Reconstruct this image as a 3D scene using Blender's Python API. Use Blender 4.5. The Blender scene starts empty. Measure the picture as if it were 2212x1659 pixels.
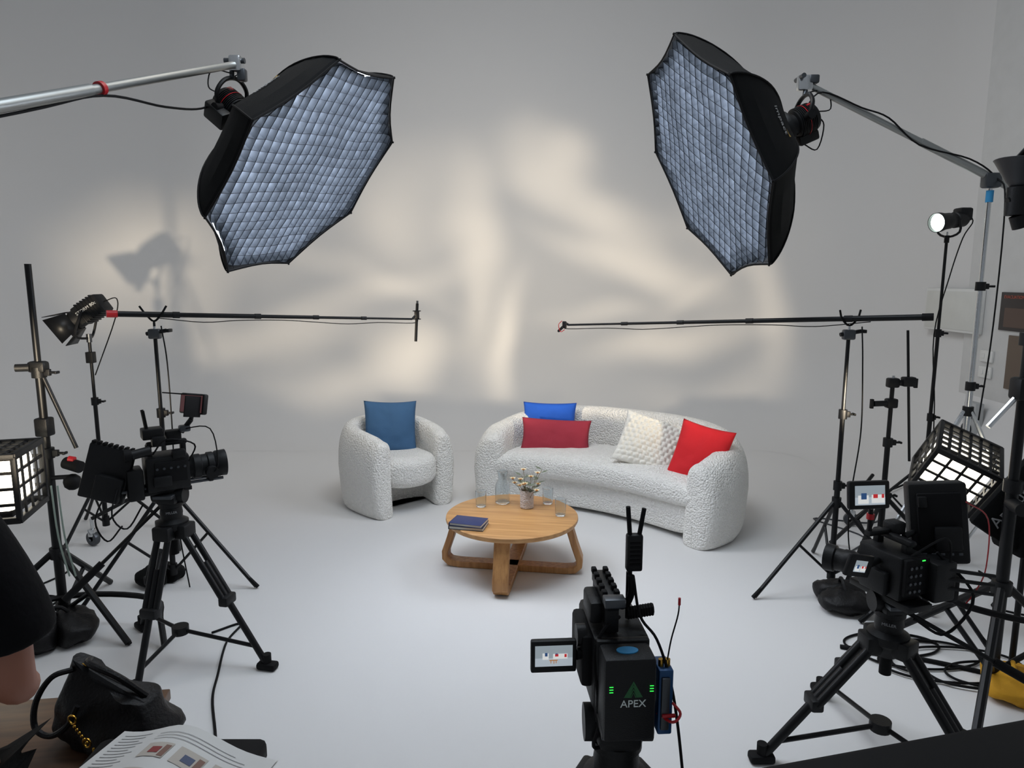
import bpy,bmesh,math,random
from mathutils import Vector,Matrix,Euler,noise
random.seed(7)
rad=math.radians
C=bpy.context.scene.collection
def V(*a): return Vector(a)
def lin(c):
    return tuple(((x/255)/12.92 if x/255<=.04045 else ((x/255+.055)/1.055)**2.4) for x in c)
# ---------------------------------------------------------------- materials
def mat(name,rgb,rough=.5,metal=0.,bump=0.,bscale=60.,var=.06,vscale=8.,kind='noise',emis=0.,trans=0.,spec=.5):
    m=bpy.data.materials.new(name); m.use_nodes=True; nt=m.node_tree; N=nt.nodes; L=nt.links
    b=N['Principled BSDF']; col=lin(rgb)
    b.inputs['Roughness'].default_value=rough; b.inputs['Metallic'].default_value=metal
    b.inputs['Specular IOR Level'].default_value=spec
    tc=N.new('ShaderNodeTexCoord')
    nz=N.new('ShaderNodeTexNoise'); nz.inputs['Scale'].default_value=vscale; nz.inputs['Detail'].default_value=4
    L.new(tc.outputs['Object'],nz.inputs['Vector'])
    mx=N.new('ShaderNodeMix'); mx.data_type='RGBA'
    mx.inputs[6].default_value=tuple(x*(1-var) for x in col)+(1,); mx.inputs[7].default_value=tuple(min(1,x*(1+var)) for x in col)+(1,)
    L.new(nz.outputs['Fac'],mx.inputs[0]); L.new(mx.outputs[2],b.inputs['Base Color'])
    if emis>0:
        b.inputs['Emission Color'].default_value=col+(1,); b.inputs['Emission Strength'].default_value=emis
    if trans>0: b.inputs['Transmission Weight'].default_value=trans; b.inputs['IOR'].default_value=1.3
    if bump>0:
        if kind=='voronoi':
            t=N.new('ShaderNodeTexVoronoi'); o=t.outputs['Distance']
        else:
            t=N.new('ShaderNodeTexNoise'); t.inputs['Detail'].default_value=6; o=t.outputs['Fac']
        t.inputs['Scale'].default_value=bscale; L.new(tc.outputs['Object'],t.inputs['Vector'])
        bp=N.new('ShaderNodeBump'); bp.inputs['Strength'].default_value=bump; bp.inputs['Distance'].default_value=.01
        L.new(o,bp.inputs['Height']); L.new(bp.outputs['Normal'],b.inputs['Normal'])
        if kind=='voronoi': bp.invert=True
    return m
def woodmat(name,c1,c2,axis=0):
    m=mat(name,c1,.45); nt=m.node_tree; N=nt.nodes; L=nt.links; b=N['Principled BSDF']
    tc=N.new('ShaderNodeTexCoord'); mp=N.new('ShaderNodeMapping')
    s=[26,26,26]; s[axis]=1.6; mp.inputs['Scale'].default_value=s
    L.new(tc.outputs['Object'],mp.inputs[0]); n=N.new('ShaderNodeTexNoise'); n.inputs['Scale'].default_value=1.5; n.inputs['Detail'].default_value=6
    L.new(mp.outputs[0],n.inputs['Vector']); r=N.new('ShaderNodeValToRGB')
    r.color_ramp.elements[0].position=.35; r.color_ramp.elements[0].color=lin(c2)+(1,)
    r.color_ramp.elements[1].position=.65; r.color_ramp.elements[1].color=lin(c1)+(1,)
    L.new(n.outputs['Fac'],r.inputs[0]); L.new(r.outputs[0],b.inputs['Base Color']); return m
black=mat('black_plastic',(11,12,14),.5,bump=.1,bscale=200,spec=.28)
blackm=mat('black_metal',(12,13,15),.42,.2,spec=.32)
dark=mat('dark_rubber',(8,8,10),.7,spec=.2)
grey=mat('grey_metal',(78,81,85),.38,.8)
chrome=mat('chrome',(205,208,210),.22,1.)
alu=mat('brushed_aluminium',(150,152,150),.38,.75)
red=mat('red_trim',(165,18,28),.4)
gold=mat('gold_metal',(205,160,70),.25,1.)
bluep=mat('blue_metal',(25,70,115),.4,.3)
bluet=mat('blue_tape',(40,130,180),.6)
white=mat('white_plastic',(215,215,212),.45)
green=mat('green_led',(60,255,90),.4,emis=1.)
glow=mat('lamp_glow',(255,246,225),.4,emis=5)
glows=mat('spot_glow',(235,255,245),.4,emis=10)
boucle=mat('boucle_fabric',(235,233,228),.95,bump=1.,bscale=75,kind='voronoi',var=.06,vscale=40)
knit=mat('knit_fabric',(234,231,222),.95,bump=.5,bscale=160)
oak=woodmat('oak_wood',(198,150,95),(174,126,74),0)
oakz=woodmat('oak_wood_upright',(186,137,84),(156,108,62),2)
fabblk=mat('black_fabric',(9,10,11),.85,bump=.2,bscale=260,spec=.15)
leather=mat('black_leather',(11,10,12),.48,bump=.3,bscale=120,spec=.28)
glass=mat('clear_glass',(240,245,248),.03,trans=1.)
paint=mat('cyclorama_paint',(214,213,212),.9,var=.01,vscale=.5,spec=.15)
# ---------------------------------------------------------------- mesh builder
RM={}
def root(name,label,cat,loc=(0,0,0),rz=0,mtx=None,group=None):
    e=bpy.data.objects.new(name,None); e.empty_display_size=.05; C.objects.link(e)
    m=mtx if mtx is not None else Matrix.Translation(Vector(loc))@Matrix.Rotation(rad(rz),4,'Z')
    e.matrix_world=m; e['label']=label; e['category']=cat
    if group: e['group']=group
    RM[e.name]=m.copy(); return e
def frame(d,up=V(0,0,1)):
    d=d.normalized(); a=up if abs(d.dot(up))<.98 else V(1,0,0)
    x=a.cross(d).normalized(); y=d.cross(x); return x,y,d
def crom(pts,n=6):
    pts=[Vector(p) for p in pts]
    if len(pts)<3: return pts
    q=[2*pts[0]-pts[1]]+pts+[2*pts[-1]-pts[-2]]; out=[]
    for i in range(1,len(q)-2):
        for k in range(n):
            t=k/n; a,b,c,d=q[i-1],q[i],q[i+1],q[i+2]
            out.append(.5*((2*b)+(c-a)*t+(2*a-5*b+4*c-d)*t*t+(3*b-a-3*c+d)*t**3))
    out.append(pts[-1]); return out
class M:
    def __init__(s): s.v=[];s.f=[];s.fm=[];s.ms=[]
    def add(s,vs,fs,m):
        if m not in s.ms: s.ms.append(m)
        k=s.ms.index(m); n=len(s.v)
        s.v+=[Vector(p) for p in vs]; s.f+=[[i+n for i in f] for f in fs]; s.fm+=[k]*len(fs); return s
    def box(s,c,size,m,rot=(0,0,0),bev=.003,R=None):
        bm=bmesh.new(); bmesh.ops.create_cube(bm,size=1)
        bmesh.ops.scale(bm,vec=size,verts=bm.verts)
        if bev>0: bmesh.ops.bevel(bm,geom=bm.edges[:],offset=min(bev,min(size)*.45),segments=2,affect='EDGES',profile=.5)
        Rm=(R.to_4x4() if R is not None else Euler([rad(a) for a in rot]).to_matrix().to_4x4())
        T=Matrix.Translation(Vector(c))@Rm
        bm.verts.index_update()
        s.add([T@v.co for v in bm.verts],[[v.index for v in f.verts] for f in bm.faces],m); bm.free(); return s
    def tube(s,pts,r,m,seg=8,sm=0,closed=False):
        if sm: 
            pts=crom(pts,sm)
        pts=[Vector(p) for p in pts]; n=len(pts); rs=r if isinstance(r,(list,tuple)) else [r]*n
        if len(rs)!=n: rs=[rs[min(len(rs)-1,int(i/(n-1)*(len(rs)-1)+.5))] for i in range(n)]
        vs=[];fs=[];px=None
        for i,p in enumerate(pts):
            if closed: d=pts[(i+1)%n]-pts[i-1]
            else: d=pts[min(i+1,n-1)]-pts[max(i-1,0)]
            if d.length<1e-9: d=V(0,0,1)
            d.normalize()
            if px is None: px,_,_=frame(d)
            px=(px-d*px.dot(d)).normalized(); y=d.cross(px)
            for k in range(seg):
                a=2*math.pi*k/seg; vs.append(p+(px*math.cos(a)+y*math.sin(a))*rs[i])
        for i in range(n if closed else n-1):
            j=(i+1)%n
            for k in range(seg): fs.append([i*seg+k,i*seg+(k+1)%seg,j*seg+(k+1)%seg,j*seg+k])
        if not closed:
            fs.append(list(range(seg))[::-1]); fs.append([(n-1)*seg+k for k in range(seg)])
        return s.add(vs,fs,m)
    def cyl(s,p,q,r,m,r2=None,seg=18):
        return s.tube([p,q],[r,r if r2 is None else r2],m,seg)
    def lathe(s,prof,m,o=(0,0,0),ax=(0,0,1),seg=28):
        x,y,d=frame(Vector(ax)); o=Vector(o); vs=[];fs=[];n=len(prof)
        for r,z in prof:
            for k in range(seg):
                a=2*math.pi*k/seg; vs.append(o+d*z+(x*math.cos(a)+y*math.sin(a))*max(r,1e-4))
        for i in range(n-1):
            for k in range(seg): fs.append([i*seg+k,i*seg+(k+1)%seg,(i+1)*seg+(k+1)%seg,(i+1)*seg+k])
        return s.add(vs,fs,m)
    def ball(s,c,r,m,sc=(1,1,1)):
        bm=bmesh.new(); bmesh.ops.create_icosphere(bm,subdivisions=2,radius=r); c=Vector(c)
        bm.verts.index_update()
        s.add([c+V(v.co.x*sc[0],v.co.y*sc[1],v.co.z*sc[2]) for v in bm.verts],[[v.index for v in f.verts] for f in bm.faces],m); bm.free(); return s
    def quad(s,a,b,c,d,m): return s.add([a,b,c,d],[[0,1,2,3]],m)
    def prism(s,outline,z0,z1,r,m):
        n=len(outline); pts=[V(p[0],p[1],0) for p in outline]; nr=[]
        for i in range(n):
            t=(pts[(i+1)%n]-pts[i-1]).normalized(); nr.append(V(-t.y,t.x,0))
        lay=[(z0+r-r*math.cos(math.pi/2*k/5),r-r*math.sin(math.pi/2*k/5)) for k in range(6)]
        lay+=[(z1-r+r*math.sin(math.pi/2*k/5),r-r*math.cos(math.pi/2*k/5)) for k in range(6)]
        vs=[];fs=[]
        for z,ins in lay: vs+=[p+nn*ins+V(0,0,z) for p,nn in zip(pts,nr)]
        for i in range(len(lay)-1):
            for k in range(n): fs.append([i*n+k,i*n+(k+1)%n,(i+1)*n+(k+1)%n,(i+1)*n+k])
        fs.append(list(range(n))[::-1]); fs.append([(len(lay)-1)*n+k for k in range(n)])
        return s.add(vs,fs,m)
    def obj(s,name,parent=None,world=False,label=None,cat=None,sharp=38,merge=False,bevel=0,group=None,kind=None,sub=0):
        vs=s.v; loc=V(0,0,0)
        if parent is not None and world:
            inv=RM[parent.name].inverted(); vs=[inv@p for p in vs]
        if parent is None and kind is None:
            xs=[p.x for p in vs]; ys=[p.y for p in vs]; zs=[p.z for p in vs]
            loc=V((min(xs)+max(xs))/2,(min(ys)+max(ys))/2,min(zs)); vs=[p-loc for p in vs]
        me=bpy.data.meshes.new(name); me.from_pydata([tuple(p) for p in vs],[],s.f)
        for m in s.ms: me.materials.append(m)
        for p,k in zip(me.polygons,s.fm): p.material_index=k; p.use_smooth=True
        if merge:
            bm=bmesh.new(); bm.from_mesh(me); bmesh.ops.remove_doubles(bm,verts=bm.verts,dist=1e-5); bmesh.ops.recalc_face_normals(bm,faces=bm.faces); bm.to_mesh(me); bm.free()
        me.validate(); me.update()
        if sharp<180: me.set_sharp_from_angle(angle=rad(sharp))
        o=bpy.data.objects.new(name,me); C.objects.link(o); o.location=loc
        if parent is not None: o.parent=parent
        if label: o['label']=label
        if cat: o['category']=cat
        if group: o['group']=group
        if kind: o['kind']=kind
        if bevel:
            b=o.modifiers.new('bevel','BEVEL'); b.width=bevel; b.segments=2; b.limit_method='ANGLE'
        return o
def text(s,size,mtx,m,parent,name='lettering',ext=.0006,world=False,align='CENTER'):
    cu=bpy.data.curves.new(name,'FONT'); cu.body=s; cu.size=size; cu.extrude=ext; cu.align_x=align; cu.align_y='CENTER'
    cu.resolution_u=3
    t=bpy.data.objects.new(name,cu); C.objects.link(t); bpy.context.view_layer.update()
    me=bpy.data.meshes.new_from_object(t.evaluated_get(bpy.context.evaluated_depsgraph_get())); bpy.data.objects.remove(t)
    mm=mtx
    if world: mm=RM[parent.name].inverted()@mtx
    me.transform(mm); me.materials.clear(); me.materials.append(m)
    o=bpy.data.objects.new(name,me); C.objects.link(o); o.parent=parent; return o
def basis(x,y,z,o):
    m=Matrix.Identity(4)
    for i,c in enumerate((x,y,z)):
        for j in range(3): m[j][i]=c[j]
    for j in range(3): m[j][3]=o[j]
    return m
RX90=Matrix.Rotation(rad(90),4,'X')

# ================================================================ CAMERA
cam=bpy.data.cameras.new('camera'); co=bpy.data.objects.new('camera',cam); C.objects.link(co)
co.location=(0,0,1.9); co.rotation_euler=(rad(90-8.7),0,0); cam.lens=24.41; cam.sensor_width=36; cam.clip_start=.05
bpy.context.scene.camera=co
sc=bpy.context.scene
try: sc.view_settings.view_transform='Standard'
except Exception: pass

# ================================================================ SETTING
m=M(); m.quad((-5.6,-1,0),(4.6,-1,0),(4.6,8.6,0),(-5.6,8.6,0),paint); m.obj('floor',kind='structure')
plan=[]
for k in range(9): plan.append((V(-5.6,-.5+k*7.5/8*1.0,0),V(1,0,0)))
for k in range(1,17):
    a=math.pi-k/16*math.pi/2; plan.append((V(-4.0+1.6*math.cos(a),7.0+1.6*math.sin(a),0),V(-math.cos(a),-math.sin(a),0)))
for k in range(1,9): plan.append((V(-4.0+k*6.7/8,8.6,0),V(0,-1,0)))
for k in range(1,17):
    a=math.pi/2-k/16*math.pi/2; plan.append((V(2.7+1.5*math.cos(a),7.1+1.5*math.sin(a),0),V(-math.cos(a),-math.sin(a),0)))
for k in range(1,7): plan.append((V(4.2,7.1-k*1.1,0),V(-1,0,0)))
FR=1.1
prof=[(FR-FR*math.sin(k/20*math.pi/2),FR-FR*math.cos(k/20*math.pi/2)+.0008) for k in range(21)]+[(0,z) for z in (1.6,2.4,3.5,4.5,5.8)]
vs=[];fs=[];n=len(prof)
for p,nn in plan:
    for d,z in prof: vs.append(p+nn*d+V(0,0,z))
for i in range(len(plan)-1):
    for k in range(n-1): fs.append([i*n+k,(i+1)*n+k,(i+1)*n+k+1,i*n+k+1])
m=M(); m.add(vs,fs,paint); m.obj('wall_back',kind='structure',sharp=60)
m=M(); m.box((4.235,3.45,3.3),(.13,5.9,5.0),mat('side_wall_paint',(206,206,205),.85,spec=.2),bev=.004); m.obj('wall_right',kind='structure')

# ================================================================ SEATING
def tub(path,thick,H,bulge=.035,nexp=3.0,hfun=None,K=36,capr=.5):
    pts=[V(p[0],p[1],0) for p in path]; n=len(pts); st=[]
    for i,p in enumerate(pts):
        t=(pts[min(i+1,n-1)]-pts[max(i-1,0)]).normalized(); st.append((p,t,1.,1.,i/(n-1)))
    pre=[];post=[]; r=thick*capr
    for k in range(1,9):
        a=math.pi/2*k/8
        s_=max(math.cos(a),.02)**.6; sh=.92+.08*math.cos(a)
        if k==8: s_=.04
        pre.insert(0,(st[0][0]-st[0][1]*r*math.sin(a),st[0][1],s_,sh,0)); post.append((st[-1][0]+st[-1][1]*r*math.sin(a),st[-1][1],s_,sh,1))
    st=pre+st+post; vs=[];fs=[]
    for p,t,s_,sh,u in st:
        nn=V(-t.y,t.x,0)
        h=H if hfun is None else hfun(u)
        for k in range(K):
            a=2*math.pi*k/K; c,q=math.cos(a),math.sin(a); ne=nexp if q>0 else 9.
            x=math.copysign(abs(c)**(2/ne),c)*thick/2*s_; z=.5+.5*math.copysign(abs(q)**(2/ne),q)
            vs.append(p+nn*(x+bulge*math.sin(math.pi*min(1,z))*s_)+V(0,0,h*z*sh))
    for i in range(len(st)-1):
        for k in range(K): fs.append([i*K+k,(i+1)*K+k,(i+1)*K+(k+1)%K,i*K+(k+1)%K])
    fs.append(list(range(K))); fs.append([(len(st)-1)*K+k for k in range(K)][::-1])
    return vs,fs
ch=root('armchair','cream boucle tub armchair with curved wraparound arms','armchair',(-1.02,5.76,0),41)
path=[(-.285,-.30),(-.30,-.24),(-.312,-.16),(-.32,-.07)]+[(-.322*math.cos(a),.02+.322*math.sin(a)) for a in [k/18*math.pi for k in range(19)]]+[(.32,-.07),(.312,-.16),(.30,-.24),(.285,-.30)]
m=M(); v_,f_=tub(path,.18,.70,bulge=.028,nexp=3.2,hfun=lambda u:.62+.09*math.sin(math.pi*u)**.6,capr=.40); m.add(v_,f_,boucle); m.obj('body',ch,sharp=180,merge=True)
ol=[(.26*math.cos(a),.02+.24*math.sin(a)) for a in [k/16*math.pi for k in range(17)]]+[(-.26*math.cos(a)*1.0,-.17-.27*math.sin(a)**.8) for a in [k/12*math.pi for k in range(13)]]
m=M(); m.prism(ol,.215,.455,.08,boucle); m.obj('seat',ch,sharp=180,merge=True)
ol=[(.26*math.cos(a),.02+.24*math.sin(a)) for a in [k/16*math.pi for k in range(17)]]+[(-.26*math.cos(a),-.14+.10*math.sin(a)) for a in [k/12*math.pi for k in range(13)]]
m=M(); m.prism(ol,.01,.26,.01,boucle); m.obj('base',ch,sharp=40,merge=True)
so=root('sofa','long curved cream boucle sofa with rounded arms','sofa',(.86,5.66,0),-33)
def sofa_pt(a):
    c,s_=math.cos(a),math.sin(a)
    x=-.96*math.copysign(abs(c)**.62,c); y=-.18+.60*abs(s_)**.75
    return (x,y-.10*(x*x))
path=[(-.91,-.46),(-.94,-.38),(-.96,-.31)]+[sofa_pt(rad(a)) for a in range(4,177,4)]+[(.96,-.31),(.94,-.38),(.91,-.46)]
m=M(); v_,f_=tub(path,.28,.72,.03,nexp=2.8,hfun=lambda u:.60+.15*math.sin(math.pi*u)**.6,capr=.45); m.add(v_,f_,boucle); m.obj('body',so,sharp=180,merge=True)
def bean(m,xw,yf0,dep,yb0,z0,z1,nexp,mt,crown=0.,K=36,NS=60):
    vs=[];fs=[]
    for i in range(NS+1):
        t=-math.cos(math.pi*i/NS); x=xw*t; s_=max(.02,(1-abs(t)**9))**.4
        yf=yf0+dep*(1-t*t); yb=yb0-.28*t*t; yc=(yf+yb)/2; hd=(yb-yf)/2; hz=(z1-z0)/2
        for k in range(K):
            a=2*math.pi*k/K; c,q=math.cos(a),math.sin(a)
            yy=yc+hd*math.copysign(abs(c)**(2/nexp),c)*(.9+.1*s_); zz=(z0+z1)/2+hz*math.copysign(abs(q)**(2/nexp),q)*s_
            if q>0: zz+=crown*(1-c*c)*(1-t**4)
            vs.append(V(x,yy,zz))
    for i in range(NS):
        for k in range(K): fs.append([i*K+k,i*K+(k+1)%K,(i+1)*K+(k+1)%K,(i+1)*K+k])
    fs.append(list(range(K))); fs.append([NS*K+k for k in range(K)])
    m.add(vs,fs,mt)
m=M(); bean(m,.89,-.60,.20,.30,.235,.46,3.6,boucle,crown=.015); m.obj('seat',so,sharp=180,merge=True)
m=M(); bean(m,.87,-.53,.20,.30,.025,.30,9,boucle); m.obj('base',so,sharp=180,merge=True)
for x,y in ((-.90,-.42),(.90,-.46),(-.7,.25),(.7,.25)):
    m=M(); m.cyl((x,y,0),(x,y,.06),.025,dark); m.obj('foot',so)
def cushion(name,label,w,h,t,loc,rot,mt,knitted=False,seed=0,n=26):
    if knitted: n=96
    def P(u,v_,sgn):
        x=u*w/2*(1-.07*(1-v_*v_)); z=v_*h/2*(1-.07*(1-u*u)); e=max(0,(1-u*u)*(1-v_*v_))
        y=sgn*t/2*e**.42
        w_=noise.noise(V(x*7+seed,z*7,sgn*.7))*.018+noise.noise(V(x*18+seed,z*18,sgn))*.006
        y+=w_*min(1,e*5)
        if knitted:
            row=int((v_+1)*5.5); y+=sgn*.019*abs(math.sin((u+.09*(row%2))*math.pi*5.5))**.7*abs(math.sin((v_+1)*math.pi*5.5))**.6*min(1,e*6)
        return V(x,y,z)
    vs=[];fs=[]
    for sgn in (-1,1):
        b=len(vs)
        for i in range(n+1):
            for j in range(n+1): vs.append(P(-1+2*i/n,-1+2*j/n,sgn))
        for i in range(n):
            for j in range(n):
                q=[b+i*(n+1)+j,b+(i+1)*(n+1)+j,b+(i+1)*(n+1)+j+1,b+i*(n+1)+j+1]; fs.append(q if sgn<0 else q[::-1])
    R=Euler([rad(a) for a in rot],'XYZ').to_matrix()
    m=M(); m.add([R@p for p in vs],fs,mt); o=m.obj(name,label=label,cat='cushion',sharp=180,merge=True,group='throw cushions on the seats')
    o.location=loc; zc=min((R@p).z for p in vs); o.data.transform(Matrix.Translation((0,0,zc))); return o
def cloth(name,rgb): return mat(name,rgb,.85,bump=.25,bscale=220,var=.1,vscale=5)
cushion('cushion','slate blue square cushion leaning in the armchair',.45,.46,.13,(-1.04,5.82,.635),(-18,3,16),cloth('slate_blue_cloth',(60,98,136)),seed=1)
cushion('cushion','bright royal blue cushion behind the burgundy one',.48,.36,.12,(.335,6.10,.62),(-15,0,-8),cloth('royal_blue_cloth',(14,78,178)),seed=2)
cushion('cushion','burgundy red lumbar cushion on the sofa',.60,.30,.12,(.375,5.82,.56),(-24,2,-6),cloth('burgundy_cloth',(158,44,62)),seed=3)
cushion('cushion','cream bobble knit cushion against the sofa back',.54,.46,.12,(1.11,5.36,.60),(-40,15,-16),knit,True,seed=4)
cushion('cushion','bright red cushion leaning on the sofa arm',.41,.46,.13,(1.40,5.03,.60),(-24,9,-34),cloth('red_cloth',(208,26,36)),seed=5)

# ================================================================ COFFEE TABLE
tb=root('coffee_table','round oak coffee table with bent crossed legs','coffee table',(0,4.36,0),-9)
m=M(); m.lathe([(0,.332),(.40,.332),(.425,.338),(.432,.352),(.43,.366),(.424,.37),(0,.37)],oak,seg=72); m.obj('tabletop',tb)
for k in range(2):
    hp=[]
    for sg in (-1,1):
        q=[V(sg*.37,0,.333),V(sg*.41,0,.2),V(sg*.445,0,.10),V(sg*.445,0,.058),V(sg*.415,0,.029),V(sg*.35,0,.021),V(sg*.15,0,.021)]
        hp.append(q)
    pl=hp[0]+[V(0,0,.021)]+hp[1][::-1]; th=.021; wd=.048
    vs=[];fs=[];N_=len(pl)
    for i,p in enumerate(pl):
        t=(pl[min(i+1,N_-1)]-pl[max(0,i-1)]).normalized(); nn=V(t.z,0,-t.x)
        for a,b in ((-1,-1),(1,-1),(1,1),(-1,1)): vs.append(p+nn*th*a+V(0,b*wd,0))
    for i in range(N_-1):
        for j in range(4): fs.append([i*4+j,i*4+(j+1)%4,(i+1)*4+(j+1)%4,(i+1)*4+j])
    fs+= [[0,1,2,3],[(N_-1)*4+j for j in (3,2,1,0)]]
    R=Matrix.Rotation(rad(90*k),3,'Z')
    m=M(); m.add([R@p for p in vs],fs,oakz); m.obj('leg',tb,bevel=.006,merge=True)
TT=.3705
def drinking(x,y):
    m=M(); pr=[(0,0),(.030,0),(.033,.004),(.035,.04),(.037,.11),(.0355,.111),(.033,.04),(.030,.012),(0,.011)]
    seg=40; m.lathe(pr,glass,(x,y,TT),seg=40)
    for i,p in enumerate(m.v):
        k=i%seg
        if .02<p.z-TT<.105 and (k%2): p.x=x+(p.x-x)*.965; p.y=y+(p.y-y)*.965
    return m
gl=drinking(-.21,4.52).obj('drinking_glass',label='clear ribbed drinking glass on the coffee table',cat='glass',group='drinking glasses on the table')
for x,y in ((.245,4.58),(.315,4.34)):
    g=gl.copy(); g.location=(x,y,TT); C.objects.link(g)
m=M(); m.lathe([(0,0),(.045,0),(.050,.006),(.051,.10),(.047,.13),(.030,.165),(.028,.185),(.036,.225),(.034,.226),(.026,.186),(.028,.165),(.044,.13),(.047,.10),(.046,.012),(0,.010)],glass,(-.065,4.60,TT),seg=36)
m.obj('carafe',label='clear glass carafe with a narrow neck',cat='carafe')
stone=mat('pebbled_ceramic',(205,194,188),.6,bump=.6,bscale=90,kind='voronoi',var=.4,vscale=90)
m=M(); m.lathe([(0,0),(.040,0),(.045,.004),(.046,.12),(.043,.124),(.039,.12),(.038,.02),(0,.015)],stone,(.10,4.50,TT)); m.obj('vase',label='pebbled grey vase holding dried flowers',cat='vase')
petal=mat('dried_petal',(222,202,160),.8); stemm=mat('dried_stem',(120,105,70),.8); leafm=mat('dried_leaf',(98,104,84),.8); heart=mat('flower_heart',(165,110,55),.8)
for k in range(16):
    a=k*2.4; sp=.03+.085*random.random(); top=V(.10+sp*math.cos(a)*1.3,4.50+sp*math.sin(a),TT+.14+.12*random.random()); base=V(.10+.02*math.cos(a),4.50+.02*math.sin(a),TT+.03)
    r=root('dried_flower','dried cream flower or leaf stem in the vase','flower',base,group='dried flowers in the vase')
    m=M(); m.tube([base,(base+top)/2+V(0,0,.03),top],.0016,stemm,5,sm=4); m.obj('stem',r,world=True)
    m=M()
    if k%3!=2:
        for j in range(9):
            b=j/9*2*math.pi; d=V(math.cos(b),math.sin(b),.5); q=V(-math.sin(b),math.cos(b),0)*.007
            m.quad(top,top+d*.012+q,top+d*.024,top+d*.012-q,petal)
        m.ball(top+V(0,0,.005),.009,heart,(1,1,.7)); m.obj('blossom',r,world=True,sharp=180)
    else:
        for j in range(5):
            o=base.lerp(top,.6+.1*j); b=j*2.2; d=V(math.cos(b),math.sin(b),.3); q=V(-math.sin(b),math.cos(b),0)*.014
            m.quad(o,o+d*.028+q,o+d*.06,o+d*.028-q,leafm)
        m.obj('leaf',r,world=True)
navy=mat('navy_cover',(32,44,90),.5); page=mat('page_paper',(215,210,200),.8)
z=TT
for i,(w,dp,t,rz,cm) in enumerate(((.22,.15,.020,-12,mat('charcoal_cover',(38,42,52),.5)),(.21,.145,.018,-17,navy))):
    r=root('notebook',('dark grey closed notebook at the bottom of the stack','navy blue closed notebook on top of the stack')[i],'notebook',(-.27,4.14,z),rz,group='notebooks on the coffee table')
    m=M(); m.box((0,0,.0012),(w,dp,.0024),cm,bev=.0006); m.box((0,0,t-.0012),(w,dp,.0024),cm,bev=.0006); m.box((-w/2+.002,0,t/2),(.004,dp,t),cm,bev=.001); m.obj('cover',r)
    m=M(); m.box((.002,0,t/2),(w-.008,dp-.008,t-.005),page,bev=0); m.obj('pages',r); z+=t+.0004

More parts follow.
